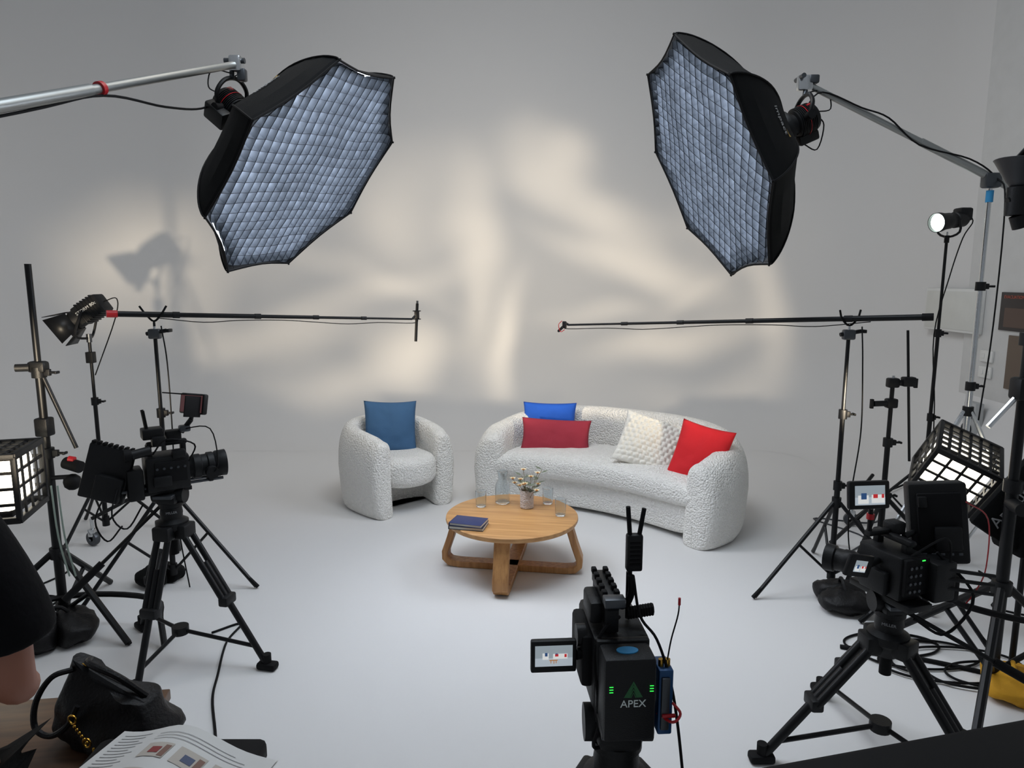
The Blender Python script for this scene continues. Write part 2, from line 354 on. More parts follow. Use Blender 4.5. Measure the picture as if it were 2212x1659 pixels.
# ================================================================ OCTAGONAL SOFTBOXES
gridm=mat('grid_fabric',(84,90,98),.85,spec=.2,var=.55,vscale=11); hem=mat('grid_hem',(24,28,34),.9,spec=.1)
diff=mat('diffuser_glow',(236,243,255),.6,emis=16)
PROF=[(0.0,.75),(.025,.748),(.10,.705),(.20,.62),(.30,.505),(.39,.36),(.465,.20),(.515,.10)]
def softbox(c,v0,v2,sgn,textang,boom_end):
    x=Vector(v0).normalized(); y=(Vector(v2)-x*Vector(v2).dot(x)).normalized()*sgn; zax=x.cross(y)
    mt=basis(x,y,zax,c); r=root('softbox','large black octagonal softbox with fabric honeycomb grid','softbox',mtx=mt)
    def sp(d,R,a):
        k=(a/45.)%1; f=math.cos(rad(22.5))/math.cos(rad((k-.5)*45)); f*=1-(.02+.02*(d<.05))*math.sin(math.pi*k)
        return V(R*f*math.cos(rad(a)),R*f*math.sin(rad(a)),d)
    vs=[];fs=[];seg=48
    for d,R in PROF:
        for k in range(seg): vs.append(sp(d,R,k*7.5))
    for i in range(len(PROF)-1):
        for k in range(seg): fs.append([i*seg+k,i*seg+(k+1)%seg,(i+1)*seg+(k+1)%seg,(i+1)*seg+k])
    m=M(); m.add(vs,fs,fabblk); m.obj('shell',r,sharp=15)
    for k in range(8): m=M(); m.tube([sp(d,R+.003,k*45) for d,R in PROF],.005,dark,6,sm=3); m.tube([sp(.0,.752,k*45),sp(-.006,.759,k*45)],.007,dark,6); m.obj('rib',r)
    m=M(); m.tube([sp(0,.752,k*7.5) for k in range(48)],.006,dark,6,closed=True); m.obj('rim',r)
    m=M(); dv=[sp(.078,.70,k*7.5) for k in range(48)]; m.add(dv,[list(range(48))],diff); m.obj('diffuser',r)
    s=.066; Ng=13; dep=.055; vs={};m=M(); q=rad(22.5); L=[];F=[];H=[]
    def node(i,j):
        if (i,j) in vs: return vs[(i,j)]
        jx=noise.noise(V(i*.22,j*.22,c[0]*3))*.022+noise.noise(V(i*1.1,j*1.1,c[0]))*.006; jy=noise.noise(V(i*.22,j*.22,c[0]*3+9))*.022+noise.noise(V(i*1.1,j*1.1,c[0]+5))*.006
        px,py=i*s+jx,j*s+jy; ax,ay=px*math.cos(q)-py*math.sin(q),px*math.sin(q)+py*math.cos(q)
        an=math.degrees(math.atan2(ay,ax)); rr=math.hypot(ax,ay); lim=sp(0,.742,an).length
        if rr>lim: 
            if rr>lim+s*.9: vs[(i,j)]=None; return None
            ax*=lim/rr; ay*=lim/rr
        fac=.705*1.0/.742 if rr>lim*.93 else 1
        n0=len(L); w=noise.noise(V(i*.9,j*.9,3))*.010; w2=noise.noise(V(i*.9,j*.9,13))*.010
        zz=.006*noise.noise(V(i*.2,j*.2,7))
        L.append(V(ax,ay,.0+zz)); L.append(V(ax+w*.1,ay+w2*.1,.004+zz)); L.append(V((ax+w)*fac,(ay+w2)*fac,dep+.010)); vs[(i,j)]=n0; return n0
    for i in range(-Ng,Ng+1):
        for j in range(-Ng,Ng+1):
            a=node(i,j)
            if a is None: continue
            for b in (node(i+1,j),node(i,j+1)):
                if b is not None: H.append([a,b,b+1,a+1]); F.append([a+1,b+1,b+2,a+2])
    m.add(L,F,gridm); m.add(L,H,hem); m.obj('honeycomb_grid',r,sharp=20)
    fR=lambda dd,RR:sp(dd,RR,textang)
    p0,p1=fR(.20,.62),fR(.30,.505); e2=(p1-p0).normalized(); a=rad(textang); e1=V(-math.sin(a),math.cos(a),0); n_=e1.cross(e2)
    if n_.dot(V(math.cos(a),math.sin(a),0))<0: e1=-e1; n_=-n_
    o=(p0+p1)/2+n_*.008
    wt=mat('logo_white',(150,150,150),.6)
    text('impact',.062,basis(e1,e2,n_,o),wt,r)
    mm=M(); mm.quad(o+e1*.05+e2*.03,o+e1*.10+e2*.03,o+e1*.10+e2*.055,o+e1*.085+e2*.038,mat('logo_gold',(190,150,60),.6)); mm.obj('logo_mark',r)
    lr=root('studio_light','black studio lamp head with red accents behind softbox','studio light',mtx=mt@Matrix.Translation((0,0,.517)))
    m=M(); m.lathe([(0,.0),(.10,.0),(.105,.01),(.105,.03),(.07,.035),(.066,.05),(.066,.08),(.085,.085),(.085,.20),(.078,.215),(0,.22)],black,seg=32)
    for k in range(9): m.lathe([(.06,.095+k*.011),(.093,.095+k*.011),(.093,.100+k*.011),(.06,.100+k*.011)],blackm,seg=24)
    m.obj('lamp_body',lr)
    m=M(); m.lathe([(.0935,.140),(.095,.140),(.095,.144),(.0935,.144)],red,seg=24); m.obj('accent_trim',lr)
    m=M(); m.box((.08,.02,.185),(.02,.03,.03),red,bev=.004); m.obj('adjusting_knob',lr)
    m=M(); m.box((-.02,-.11,.13),(.11,.07,.15),black,bev=.012); m.box((-.10,.0,.14),(.06,.11,.13),black,bev=.012); m.obj('control_box',lr)
    be=Vector(boom_end); hd=mt@V(0,0,.65); up=(be-hd)
    side=up.cross(zax).normalized()
    m=M()
    m.tube([hd+side*.105,hd+side*.12+up*.35,hd+side*.07+up*.62,hd+up*.70,hd-side*.07+up*.62,hd-side*.12+up*.35,hd-side*.105],.013,blackm,8,sm=4)
    for sg in (-1,1): m.cyl(hd+side*.085*sg,hd+side*.14*sg,.026,dark)
    m.cyl(hd+up*.68,be,.014,grey); m.obj('yoke',lr,world=True)
    m=M(); m.tube([hd+zax*.1,hd+zax*.16+V(0,0,-.08),hd+zax*.1+V(.02,0,-.2),hd+V(.02,0,-.13)],.004,dark,6,sm=5); m.obj('cable',lr,world=True)
    m=M(); m.tube([hd+zax*.10+V(0,0,.02),hd+zax*.20,hd+zax*.16+V(0,0,.12),be+V(0,-.02,-.05)],.004,dark,6,sm=5); m.obj('cable',lr,world=True)
    return r
softbox((-1.19,4.24,2.50),(.303,-.466,.503),(.393,.569,.292),1,-22.5,(-1.64,4.30,3.13))
softbox((1.17,4.36,2.58),(-.265,-.24,.662),(-.160,.706,.192),-1,67.5,(1.79,4.45,3.06))

# ================================================================ STANDS
def stand(label,x,y,h,legr,legz,ang,mt,r=.017,name='light_stand',splits=(.42,.70),base=.08,cat='light stand',legm=None,spigot=True,brace=.45):
    rt=root(name,label,cat,(x,y,0)); legm=legm or mt
    zs=[base]+[h*s for s in splits]+[h]; m=M()
    for i in range(len(zs)-1): m.cyl((0,0,zs[i]),(0,0,zs[i+1]),r*(1-.17*i),mt,seg=14)
    if spigot: m.cyl((0,0,h),(0,0,h+.045),r*.45,chrome)
    m.obj('column',rt)
    for i in range(1,len(zs)-1):
        m=M(); z=zs[i]; m.cyl((0,0,z-.035),(0,0,z+.02),r*1.45,black,seg=14); m.box((r*1.6,0,z-.008),(r*1.8,.022,.035),black)
        m.cyl((r*2,0,z-.008),(r*3.6,0,z-.008),.007,black); m.box((r*3.9,0,z-.008),(.012,.035,.014),black); m.obj('collar',rt)
    m=M(); m.cyl((0,0,legz-.03),(0,0,legz+.03),r*1.6,black,seg=14); m.obj('collar',rt)
    m=M(); m.cyl((0,0,base-.02),(0,0,base+.05),r*1.5,black,seg=14); m.obj('collar',rt)
    for k in range(3):
        a=rad(ang+120*k); d=V(math.cos(a),math.sin(a),0); m=M()
        m.tube([d*r*1.2+V(0,0,legz),d*legr+V(0,0,.014)],r*.72,legm,8)
        m.tube([d*r*1.2+V(0,0,base+.02),d*(legr*brace)+V(0,0,legz*(1-brace))],r*.5,legm,8)
        m.tube([d*(legr-.05)+V(0,0,.014+.05*legz/legr),d*(legr+.012)+V(0,0,.012)],.012,dark,8)
        m.obj('leg',rt)
    return rt
def boommic(a,b,label,micdown,endcol,cable):
    A,B=Vector(a),Vector(b); r=root('boom_microphone',label,'microphone',A)
    secs=[(0,.17,.017),(.17,.42,.0145),(.42,.62,.012),(.62,.80,.0095),(.80,1,.0075)]; m=M()
    for s0,s1,q in secs: m.cyl(A.lerp(B,s0),A.lerp(B,s1),q,blackm)
    m.obj('pole',r,world=True)
    for s0,s1,q in secs[1:]: m=M(); m.cyl(A.lerp(B,s0-.008),A.lerp(B,s0+.012),q+.005,black); m.obj('collar',r,world=True)
    m=M(); m.cyl(A-(B-A).normalized()*.035,A+(B-A).normalized()*.02,.021,endcol); m.obj('end_cap',r,world=True)
    d=(B-A).normalized(); m=M()
    sag=[A.lerp(B,.12)+V(0,0,-.02)]+[A.lerp(B,t)+V(0,0,-.022-.02*math.sin(t*19)**2) for t in (.25,.36,.5,.62,.74,.86)]+[B+V(0,0,-.03),B+d*.05+V(0,0,-.01)]
    m.tube(sag,.003,cable,6,sm=4); m.obj('cable',r,world=True)
    m=M(); 
    if micdown:
        q=B+d*.04; m.tube([B,B+V(0,0,.02)+d*.02,q+V(0,0,.03)],.008,black,8); m.box(q+V(0,0,.03),(.035,.03,.07),black,bev=.008)
        for z in (-.0,.06): m.tube([q+V(.028*math.cos(t),.028*math.sin(t),z+.0) for t in [k/10*6.283 for k in range(10)]],.003,dark,6,closed=True)
        m.obj('shock_mount',r,world=True)
        m=M(); m.cyl(q+V(0.005,0,.115),q+V(-.012,0,-.165),.0105,dark); m.cyl(q+V(.005,0,.115),q+V(.006,0,.135),.008,grey); m.obj('microphone',r,world=True)
    else:
        q=B; m.tube([B,B+V(-.02,.01,.01)],.009,black); m.box(q+V(-.03,.02,.0),(.03,.06,.05),black,bev=.006)
        m.tube([q+V(-.05,0,.03),q+V(-.075,0,0),q+V(-.06,0,-.05),q+V(-.03,0,-.035)],.003,red,6,sm=4); m.obj('shock_mount',r,world=True)
        m=M(); m.cyl(q+V(-.03,-.02,-.0),q+V(-.06,.2,-.06),.0105,dark); m.obj('microphone',r,world=True)
    return r
boommic((-2.288,4.0,1.695),(-.735,5.12,1.60),'black telescopic boom pole with shotgun microphone hanging down',True,red,dark)
boommic((2.29,3.85,1.685),(.42,5.15,1.555),'black telescopic boom pole with microphone and red lead',False,dark,dark)
s1=stand('black light stand carrying a boom microphone pole',-2.125,4.13,1.57,.55,.62,-8,blackm)
s2=stand('tall black light stand carrying a boom microphone pole',1.975,4.07,1.575,.55,.55,197,blackm)
def cradle(rt,x,y,z,zb):
    m=M(); m.box((x,y,z-.03),(.07,.045,.06),grey,bev=.01); m.cyl((x-.05,y,z-.03),(x+.07,y,z-.01),.012,black); m.box((x+.085,y,z-.01),(.02,.05,.02),black)
    m.cyl((x,y,z),(x,y,zb-.05),.007,blackm)
    m.tube([(x-.07,y-.02,zb+.045),(x-.045,y,zb-.005),(x,y,zb-.045),(x+.045,y,zb-.005),(x+.07,y+.02,zb+.045)],.006,dark,8,sm=4); m.obj('pole_cradle',rt,world=True)
cradle(s1,-2.125,4.13,1.60,1.69); cradle(s2,1.975,4.07,1.60,1.668)
s3=stand('black stand with a bare vertical pole and clamps',-2.475,3.6,1.97,.52,.42,-25,blackm,r=.024,splits=(.50,.72),spigot=False)
m=M(); m.box((-2.475,3.6,1.44),(.09,.06,.06),black,bev=.015); m.cyl((-2.50,3.57,1.44),(-2.56,3.55,1.44),.02,black); m.cyl((-2.475,3.6,1.44),(-2.33,3.62,1.0),.011,blackm); m.obj('clamp',s3,world=True)
m=M(); m.box((-2.475,3.6,1.12),(.07,.07,.10),black,bev=.01); m.obj('clamp',s3,world=True)
m=M(); m.cyl((-2.37,3.58,.93),(-2.28,3.56,.91),.032,dark); m.ball((-2.33,3.56,.83),.045,dark); m.cyl((-2.33,3.56,.86),(-2.475,3.6,.84),.012,blackm); m.obj('clamp_knob',s3,world=True)
m=M(); m.cyl((-2.34,3.565,.955),(-2.31,3.565,.95),.016,red); m.obj('adjusting_knob',s3,world=True,label='red adjusting knob')
m=M(); m.tube([(-2.56,3.45,.03),(-2.56,3.45,.16),(-2.475,3.58,.17),(-2.2,3.6,.18),(-1.93,3.55,.17),(-1.88,3.48,.1),(-1.8,3.35,.02)],.016,blackm,8,sm=4); m.obj('base_rail',s3,world=True)
bx,by=-3.05,5.0
s4=stand('black stand carrying a small barn door lamp',bx,by,1.45,.42,.45,20,blackm)
lr=root('studio_light','black compact lamp with barn doors tilted down','studio light',(bx,by,1.5),0)
ax=V(-.80,-.15,-.55).normalized(); o=V(-3.10,5.0,1.62); X_,Y_,Z_=frame(ax)
Rb=basis(-ax,V(0,1,0),(-ax).cross(V(0,1,0)).normalized(),(0,0,0)).to_3x3()
m=M(); m.box(o-ax*.10,(.20,.13,.14),black,bev=.015,R=Rb); m.cyl(o-ax*.02,o+ax*.045,.07,black,seg=24)
for k in range(6): m.box(o-ax*(.05+.024*k),(.008,.142,.152),blackm,bev=.001,R=Rb)
m.obj('lamp_body',lr,world=True)
for sx,sy in ((1,0),(-1,0),(0,1),(0,-1)):
    d1=X_*sx+Y_*sy; d2=X_*sy+Y_*sx; p=o+ax*.04+d1*.07; w=.065; m=M(); fl=ax*.13+d1*.05
    m.quad(p-d2*w,p+d2*w,p+fl+d2*.10,p+fl-d2*.10,blackm); mo=m.obj('barn_door',lr,world=True); sm_=mo.modifiers.new('t','SOLIDIFY'); sm_.thickness=.004
m=M(); m.tube([o+V(0,.1,0)-ax*.08,o+V(.02,.11,-.12),o+V(.05,0,-.15),o+V(.02,-.11,-.12),o+V(0,-.1,0)-ax*.08],.009,blackm,8,sm=4); m.cyl((bx,by,1.44),(bx,by,1.50),.018,grey); m.box((bx,by,1.33),(.05,.05,.08),black); m.obj('yoke',lr,world=True)
tx=(-ax); ty=V(0,-1,0).cross(tx).normalized()
text('STORM 80c',.032,basis(tx,ty,tx.cross(ty),o-ax*.10+V(0,-.076,.01)),mat('logo_pale_grey',(170,172,172),.6),lr,world=True)
m=M(); m.tube([o-ax*.2,o-ax*.27+V(.03,0,-.02),o-ax*.22+V(.05,0,-.14),V(bx+.02,by,1.2)],.004,dark,6,sm=5); m.obj('cable',lr,world=True)
s5=stand('tall slim black stand carrying a small spotlight',3.02,4.92,2.17,.48,.55,150,blackm,r=.015)
lr=root('spotlight','small black spotlight with a glowing lens','spotlight',(3.02,4.92,2.2)); o=V(3.03,4.92,2.29); ax=V(-.93,-.35,-.13).normalized()
m=M(); m.lathe([(0,-.15),(.045,-.14),(.055,-.12),(.055,-.04),(.048,-.035),(.048,.0),(.055,.01),(.057,.06),(.066,.10),(.066,.13),(.062,.13),(.060,.10)],black,o,ax,28); m.obj('lamp_body',lr,world=True)
m=M(); m.lathe([(0,.125),(.033,.12),(.061,.105)],glows,o,ax,28); m.obj('lens',lr,world=True)
m=M(); sd=ax.cross(V(0,0,1)).normalized(); m.tube([o+sd*.075,o+sd*.08+V(0,0,-.08),o+V(0,0,-.11),o-sd*.08+V(0,0,-.08),o-sd*.075],.008,blackm,8,sm=3); m.cyl((3.02,4.92,2.14),(3.02,4.92,2.19),.016,black); m.obj('yoke',lr,world=True)
m=M(); m.box(o-ax*.12+V(.0,0,.03),(.09,.10,.09),black,bev=.015); m.obj('control_box',lr,world=True)
m=M(); m.tube([o+V(.08,0,.05),o+V(.16,0,.0),o+V(.10,0,-.12),V(3.05,4.9,1.9),V(2.98,4.9,1.5),V(3.03,4.9,1.0),V(3.05,4.9,.6)],.004,dark,6,sm=5); m.obj('cable',lr,world=True)
s6=stand('short black stand with swivel heads and a thin rod',2.385,4.3,1.25,.48,.5,100,blackm,r=.02)
for z,dx in ((1.25,.06),(1.12,-.06)):
    m=M(); m.box((2.385,4.3,z),(.07,.05,.06),black,bev=.01); m.cyl((2.385,4.3,z),(2.385+dx*2,4.28,z),.018,black); m.box((2.385+dx*2.2,4.28,z),(.02,.02,.06),black); m.obj('swivel_head',s6,world=True)
m=M(); m.box((2.47,4.28,1.26),(.08,.05,.06),black,bev=.01); m.cyl((2.44,4.28,1.58),(2.52,4.28,.75),.008,blackm); m.obj('rod',s6,world=True)
s7=stand('chrome stand holding the softbox boom arm',2.94,4.4,2.44,.55,1.05,60,chrome,r=.02,splits=(.5,.76))
m=M(); m.cyl((2.94,4.4,2.36),(2.94,4.4,2.43),.021,bluet); m.obj('tape',s7,world=True,label='blue tape wrapped round the pole')
r=root('lighting_boom','grey metal boom arm carrying the softbox','boom arm',(2.94,4.4,2.5))
A=V(1.78,4.45,3.07);B=V(3.45,4.38,2.26); m=M(); m.cyl(A,A.lerp(B,.45),.019,alu); m.cyl(A.lerp(B,.43),B,.024,alu); m.obj('tube',r,world=True)
m=M(); m.box(A+V(0,0,-.0),(.09,.05,.09),chrome,bev=.012); m.cyl(A+V(-.03,-.06,.03),A+V(-.03,.06,.03),.014,grey); m.box(A+V(.05,0,.02),(.06,.06,.05),grey,bev=.01); m.obj('clamp',r,world=True)
m=M(); m.box(V(2.94,4.4,2.49),(.10,.07,.09),grey,bev=.015); m.obj('clamp',r,world=True)
m=M(); m.tube([A+V(0,-.03,-.15),A+V(.1,-.03,-.06),A.lerp(B,.2)+V(0,-.03,.01),A.lerp(B,.3)+V(0,-.03,.03),A.lerp(B,.42)+V(0,-.02,-.03),A.lerp(B,.6)+V(0,-.03,.03),A.lerp(B,.7)+V(0,-.03,.0),V(2.97,4.3,2.35),V(2.99,4.32,1.6),V(2.98,4.35,1.0)],.005,dark,6,sm=5); m.obj('cable',r,world=True)
r=root('lighting_boom','grey metal boom arm with red cable tie','boom arm',(-2.1,1.5,2.1))
A=V(-1.62,4.32,3.14);B=V(-2.12,1.2,1.97); m=M(); m.cyl(A,A.lerp(B,.40),.020,alu); m.cyl(A.lerp(B,.38),B,.026,alu); m.obj('tube',r,world=True)
m=M(); m.box(A,(.07,.08,.09),chrome,bev=.012); m.cyl(A+V(-.07,0,.02),A+V(.05,0,.02),.016,grey); m.box(A+V(.03,0,-.06),(.05,.05,.07),grey,bev=.01); m.obj('clamp',r,world=True)
P_=A.lerp(B,.36); d=(B-A).normalized(); m=M(); m.cyl(P_-d*.012,P_+d*.012,.030,red); m.obj('cable_tie',r,world=True)
m=M(); m.tube([A+V(-.08,0,-.18),A+V(-.18,-.1,-.27),A.lerp(B,.22)+V(0,0,-.14),P_+V(.01,0,-.03),A.lerp(B,.5)+V(.0,0,-.035),A.lerp(B,.9)+V(0,0,-.04)],.006,dark,6,sm=6)
m.obj('cable',r,world=True)
m=M(); m.tube([A+V(0,.02,-.05),A+V(-.12,0,-.12),A+V(-.1,0,-.2),A+V(.0,0,-.22)],.003,dark,6,sm=5); m.obj('cable',r,world=True)
stand('tall stand holding the softbox boom arm',-2.09,1.4,2.03,.5,.6,90,blackm,r=.022)
s8=stand('thick black stand with a weighted base',2.24,3.0,2.35,.55,.5,230,blackm,r=.026)
m=M(); m.box((2.24,3.0,1.42),(.09,.08,.10),black,bev=.015); m.tube([(2.24,3.0,1.42),(2.10,3.0,1.25)],.012,chrome); m.tube([(2.24,3.0,1.42),(2.40,3.05,1.2)],.012,chrome); m.obj('clamp',s8,world=True)
m=M(); m.cyl((2.24,3,2.3),(2.08,3,2.22),.014,blackm); m.obj('side_arm',s8,world=True)
m=M(); m.cyl((2.24,3.0,.9),(2.22,2.9,.9),.03,black); m.obj('adjusting_knob',s8,world=True)
lr=root('dish_light','dark studio lamp with a wide dish reflector','studio light',(2.12,3.0,2.22)); o=V(2.13,3.0,2.27)
m=M(); m.lathe([(.035,0),(.055,.02),(.08,.06),(.11,.105),(.115,.11),(.11,.113),(.075,.065),(.035,.02)],mat('dish_paint',(40,42,46),.4,.3),o,(.1,0,1)); m.obj('reflector',lr,world=True)
m=M(); m.cyl(o+V(0,0,.005),o+V(0,0,-.11),.048,black); m.cyl(o+V(0,0,-.11),o+V(.02,0,-.16),.032,black); m.box(o+V(.05,-.02,-.08),(.06,.07,.07),black,bev=.01); m.obj('lamp_body',lr,world=True)
m=M()
for k in range(4): m.tube([o+V(-.05+.03*k,0,.10),o+V(.12+.03*k,0,.30)],.006,black)
m.quad(o+V(-.03,.02,.10),o+V(.1,.02,.10),o+V(.26,.02,.30),o+V(.13,.02,.30),fabblk); m.obj('barn_door',lr,world=True)

# ================================================================ CRATES WITH LAMPS
def crate(mt4,label):
    r=root('crate',label,'crate',mtx=mt4); w,h=.34,.30; m=M(); t=.012
    for z in (0,h): 
        for sx,sy,lx,ly in ((0,-w/2,w,t),(0,w/2,w,t),(-w/2,0,t,w),(w/2,0,t,w)): m.box((sx,sy,z),(lx+t,ly+t,.03),black,bev=.003)
    for a in (-1,1):
        for b in (-1,1): m.box((a*w/2,b*w/2,h/2),(.024,.024,h),black,bev=.004)
    for i in range(1,4):
        p=-w/2+w*i/4
        for sg in (-1,1): m.box((p,sg*w/2,h/2),(.014,.008,h),black,bev=0); m.box((sg*w/2,p,h/2),(.008,.014,h),black,bev=0)
    for i in range(1,4):
        z=h*i/4
        for sg in (-1,1): m.box((0,sg*w/2,z),(w,.008,.014),black,bev=0); m.box((sg*w/2,0,z),(.008,w,.014),black,bev=0)
    m.obj('crate_side',r)
    m=M()
    for i in range(1,6):
        p=-w/2+w*i/6
        m.box((p,0,h),(.016,w,.012),black,bev=0); m.box((0,p,h),(w,.016,.012),black,bev=0)
    m.obj('crate_bottom',r)
    r2=root('lamp_panel','glowing lamp diffuser set inside the crate','lamp',mtx=mt4@Matrix.Translation((0,0,.03)))
    m=M(); m.box((0,0,.12),(.29,.29,.24),glow,bev=.03); m.obj('diffuser',r2)
    m=M(); m.box((0,0,-.01),(.25,.25,.04),black); m.cyl((0,0,-.03),(0,0,-.10),.03,black); m.obj('housing',r2)
crate(basis(V(.96,.28,0),V(-.28,.96,0),V(0,0,1),V(-2.49,3.2,.79)),'black milk crate covering a lamp')
Rr=Euler((rad(20),rad(24),rad(-25))).to_matrix().to_4x4()
crate(Matrix.Translation((2.30,3.60,.80))@Rr@Matrix.Scale(.88,4),'black milk crate tilted over a bright lamp')
stand('short stand holding the crate covered lamp',-2.49,3.2,.69,.4,.35,75,blackm)
stand('short wheeled stand holding the tilted crate lamp',2.28,3.61,.70,.34,.35,60,blackm)
r=root('light_bag','black fabric lamp cover with brand lettering','light cover',(2.33,2.96,.62))
ux=V(.55,-.1,.83).normalized(); uy=V(-.80,.15,.55).normalized()
m=M(); m.box((2.33,3.06,.88),(.40,.24,.05),fabblk,bev=.02,R=basis(ux,uy,ux.cross(uy),(0,0,0)).to_3x3()); m.obj('cover_panel',r,world=True)
zz=ux.cross(uy)
if zz.y>0: text('Aputure',.075,basis(ux,-uy,-zz,V(2.28,3.06,.88)-zz*.027),mat('logo_grey',(150,150,150),.6),r,world=True)
else: text('Aputure',.075,basis(ux,uy,zz,V(2.28,3.06,.88)+zz*.027),mat('logo_grey',(150,150,150),.6),r,world=True)
m=M(); m.box((2.42,3.12,.70),(.2,.22,.16),fabblk,bev=.03); m.cyl((2.42,3.12,0),(2.42,3.12,.64),.014,blackm); m.obj('cover_body',r,world=True)

# ================================================================ TRIPODS
def tripod(label,c,apex,feet,plate,handle=None,sr=.016,brand=None):
    r=root('tripod',label,'tripod',(c[0],c[1],0)); A=V(c[0],c[1],apex)
    for f in feet:
        f=V(f[0],f[1],.02); d=(f-A); out=V(d.x,d.y,0).normalized(); s_=V(-out.y,out.x,0); top=A+out*.06; mid=top.lerp(f,.52); m=M()
        for sg in (-1,1): m.tube([top+s_*.028*sg,mid+s_*.028*sg],sr*.8,blackm,10)
        m.box(mid,(.05,.085,.05),black,bev=.01,R=basis(out,s_,V(0,0,1),(0,0,0)).to_3x3())
        m.tube([top.lerp(f,.25),f],sr*.85,blackm,10)
        m.box(top.lerp(f,.02),(.06,.09,.07),black,bev=.01,R=basis(out,s_,V(0,0,1),(0,0,0)).to_3x3())
        m.obj('leg',r,world=True)
        m=M(); m.box(f+V(0,0,.0),(.10,.055,.035),dark,bev=.012,R=basis(out,s_,V(0,0,1),(0,0,0)).to_3x3()); m.cyl(f,f+V(0,0,.06),.02,dark); m.obj('foot',r,world=True)
    h=V(c[0],c[1],.16); m=M(); m.cyl(h-V(0,0,.02),h+V(0,0,.02),.04,black)
    for f in feet:
        f=V(f[0],f[1],.02); m.tube([h,A.lerp(f,.86)],.010,blackm,8)
    m.obj('spreader',r,world=True)
    m=M(); m.lathe([(0,-.06),(.04,-.06),(.055,-.02),(.075,0),(.075,.03),(.05,.045),(.05,.06),(0,.06)],black,A)
    m.cyl(A-V(0,0,.14),A-V(0,0,.05),.022,dark); m.obj('bowl',r,world=True)
    m=M(); m.lathe([(.0,.05),(.048,.05),(.052,.07),(.048,.10),(.056,.105),(.056,.125),(0,.13)],black,A)
    m.box(A+V(0,0,(.12+plate-apex)/2),(.10,.12,max(.03,plate-apex-.12)),black,bev=.02)
    m.cyl(A+V(-.075,0,.16),A+V(.075,0,.16),.04,black); m.box(V(c[0],c[1],plate-.008),(.09,.16,.016),grey,bev=.003); m.obj('fluid_head',r,world=True)
    if handle:
        p=A+V(0,0,.15); q=Vector(handle); m=M(); m.tube([p,p.lerp(q,.7)],.009,blackm); m.tube([p.lerp(q,.66),q],.017,dark,10); m.obj('pan_handle',r,world=True)
    if brand:
        dr=Vector((-c[0],-c[1],0)).normalized(); sx=V(-dr.y,dr.x,0)
        text('MILLER',.016,basis(sx,V(0,0,1),sx.cross(V(0,0,1)),A+dr*.06+V(0,0,.085)),mat('logo_dim',(130,132,135),.6),r,world=True)
    return r
tripod('black camera tripod with twin tube legs and floor spreader',(-1.66,3.25),.70,[(-1.20,3.16),(-1.72,2.93),(-2.02,3.55)],.875,handle=(-2.02,2.95,.46),sr=.019,brand=True)
tripod('black camera tripod with thick legs and fluid head',(1.45,2.5),.52,[(.99,2.50),(1.72,2.12),(1.42,2.95)],.69,handle=(1.9,2.25,.45),sr=.022,brand=True)
tripod('black camera tripod with thick twin tube legs',(.235,1.42),.76,[(-.12,1.62),(.62,1.6),(.23,.98)],.945,sr=.018)

# ================================================================ CINEMA CAMERAS
scrbg=mat('screen_image_wall',(165,176,182),.4,emis=.45); scrf=mat('screen_image_floor',(190,200,208),.4,emis=.5); scrw=mat('screen_image_sofa',(228,228,225),.4,emis=.6)
scrr=mat('screen_image_red',(190,40,45),.4,emis=.6); scrb=mat('screen_image_blue',(40,75,120),.4,emis=.6); scro=mat('screen_image_table',(175,120,72),.4,emis=.6)
def screen(m,c,w,h,variant=0):
    x,y,z=c
    def q(x0,x1,z0,z1,mt,k): m.quad((x+x0*w,y-.0004*k,z+z0*h),(x+x1*w,y-.0004*k,z+z0*h),(x+x1*w,y-.0004*k,z+z1*h),(x+x0*w,y-.0004*k,z+z1*h),mt)
    q(-.5,.5,-.5,.5,scrbg,0); q(-.5,.5,-.5,-.1,scrf,1)
    if variant==0:
        q(-.30,-.14,-.16,.14,scrw,2); q(-.24,-.17,0,.17,scrb,3); q(-.02,.36,-.14,.10,scrw,2); q(.03,.12,-.02,.10,scrr,3); q(.28,.34,-.06,.09,scrr,3); q(.04,.10,.06,.13,scrb,3)
        q(-.12,.10,-.22,-.17,scro,4); q(-.09,-.07,-.34,-.2,scro,4); q(.05,.07,-.34,-.2,scro,4); q(-.01,.01,-.36,-.2,scro,4)
    else:
        q(-.40,-.05,-.42,.0,scrw,2); q(-.3,-.12,-.2,.12,scrb,3); q(.05,.48,-.4,.02,scrw,2); q(.1,.25,-.15,.05,scrr,3); q(.38,.46,-.15,.05,scrr,3)
# --- camera A
r=root('video_camera','black cinema camera with lens, top monitor and rear monitor','camera',(-1.68,3.25,.88),-55)
m=M(); m.box((0,.01,.10),(.15,.19,.17),black,bev=.012); m.box((0,-.02,.01),(.11,.26,.02),blackm); m.box((.078,.02,.11),(.012,.14,.10),dark)
for k in range(5): m.cyl((.083,-.04+.03*k,.13),(.089,-.04+.03*k,.13),.006,grey)
m.box((.085,-.02,.07),(.03,.08,.05),black,bev=.008); m.box((.06,.06,.19),(.05,.06,.04),black,bev=.008)
m.obj('body',r)
m=M(); m.lathe([(0,.10),(.05,.10),(.052,.12),(.060,.13),(.060,.16),(.055,.165),(.055,.19),(.062,.195),(.062,.22),(.057,.225),(.064,.235),(.066,.28),(.058,.28),(.05,.27),(0,.265)],black,(0,0,.10),(0,1,0),32); m.obj('lens',r)
for x in (-.03,.03): m=M(); m.cyl((x,-.20,.03),(x,.26,.03),.0075,grey); m.obj('support_rod',r)
m=M(); m.box((.0,.20,.05),(.11,.025,.05),black,bev=.006); m.cyl((.07,.20,.08),(.105,.20,.08),.03,black); m.obj('follow_focus',r)
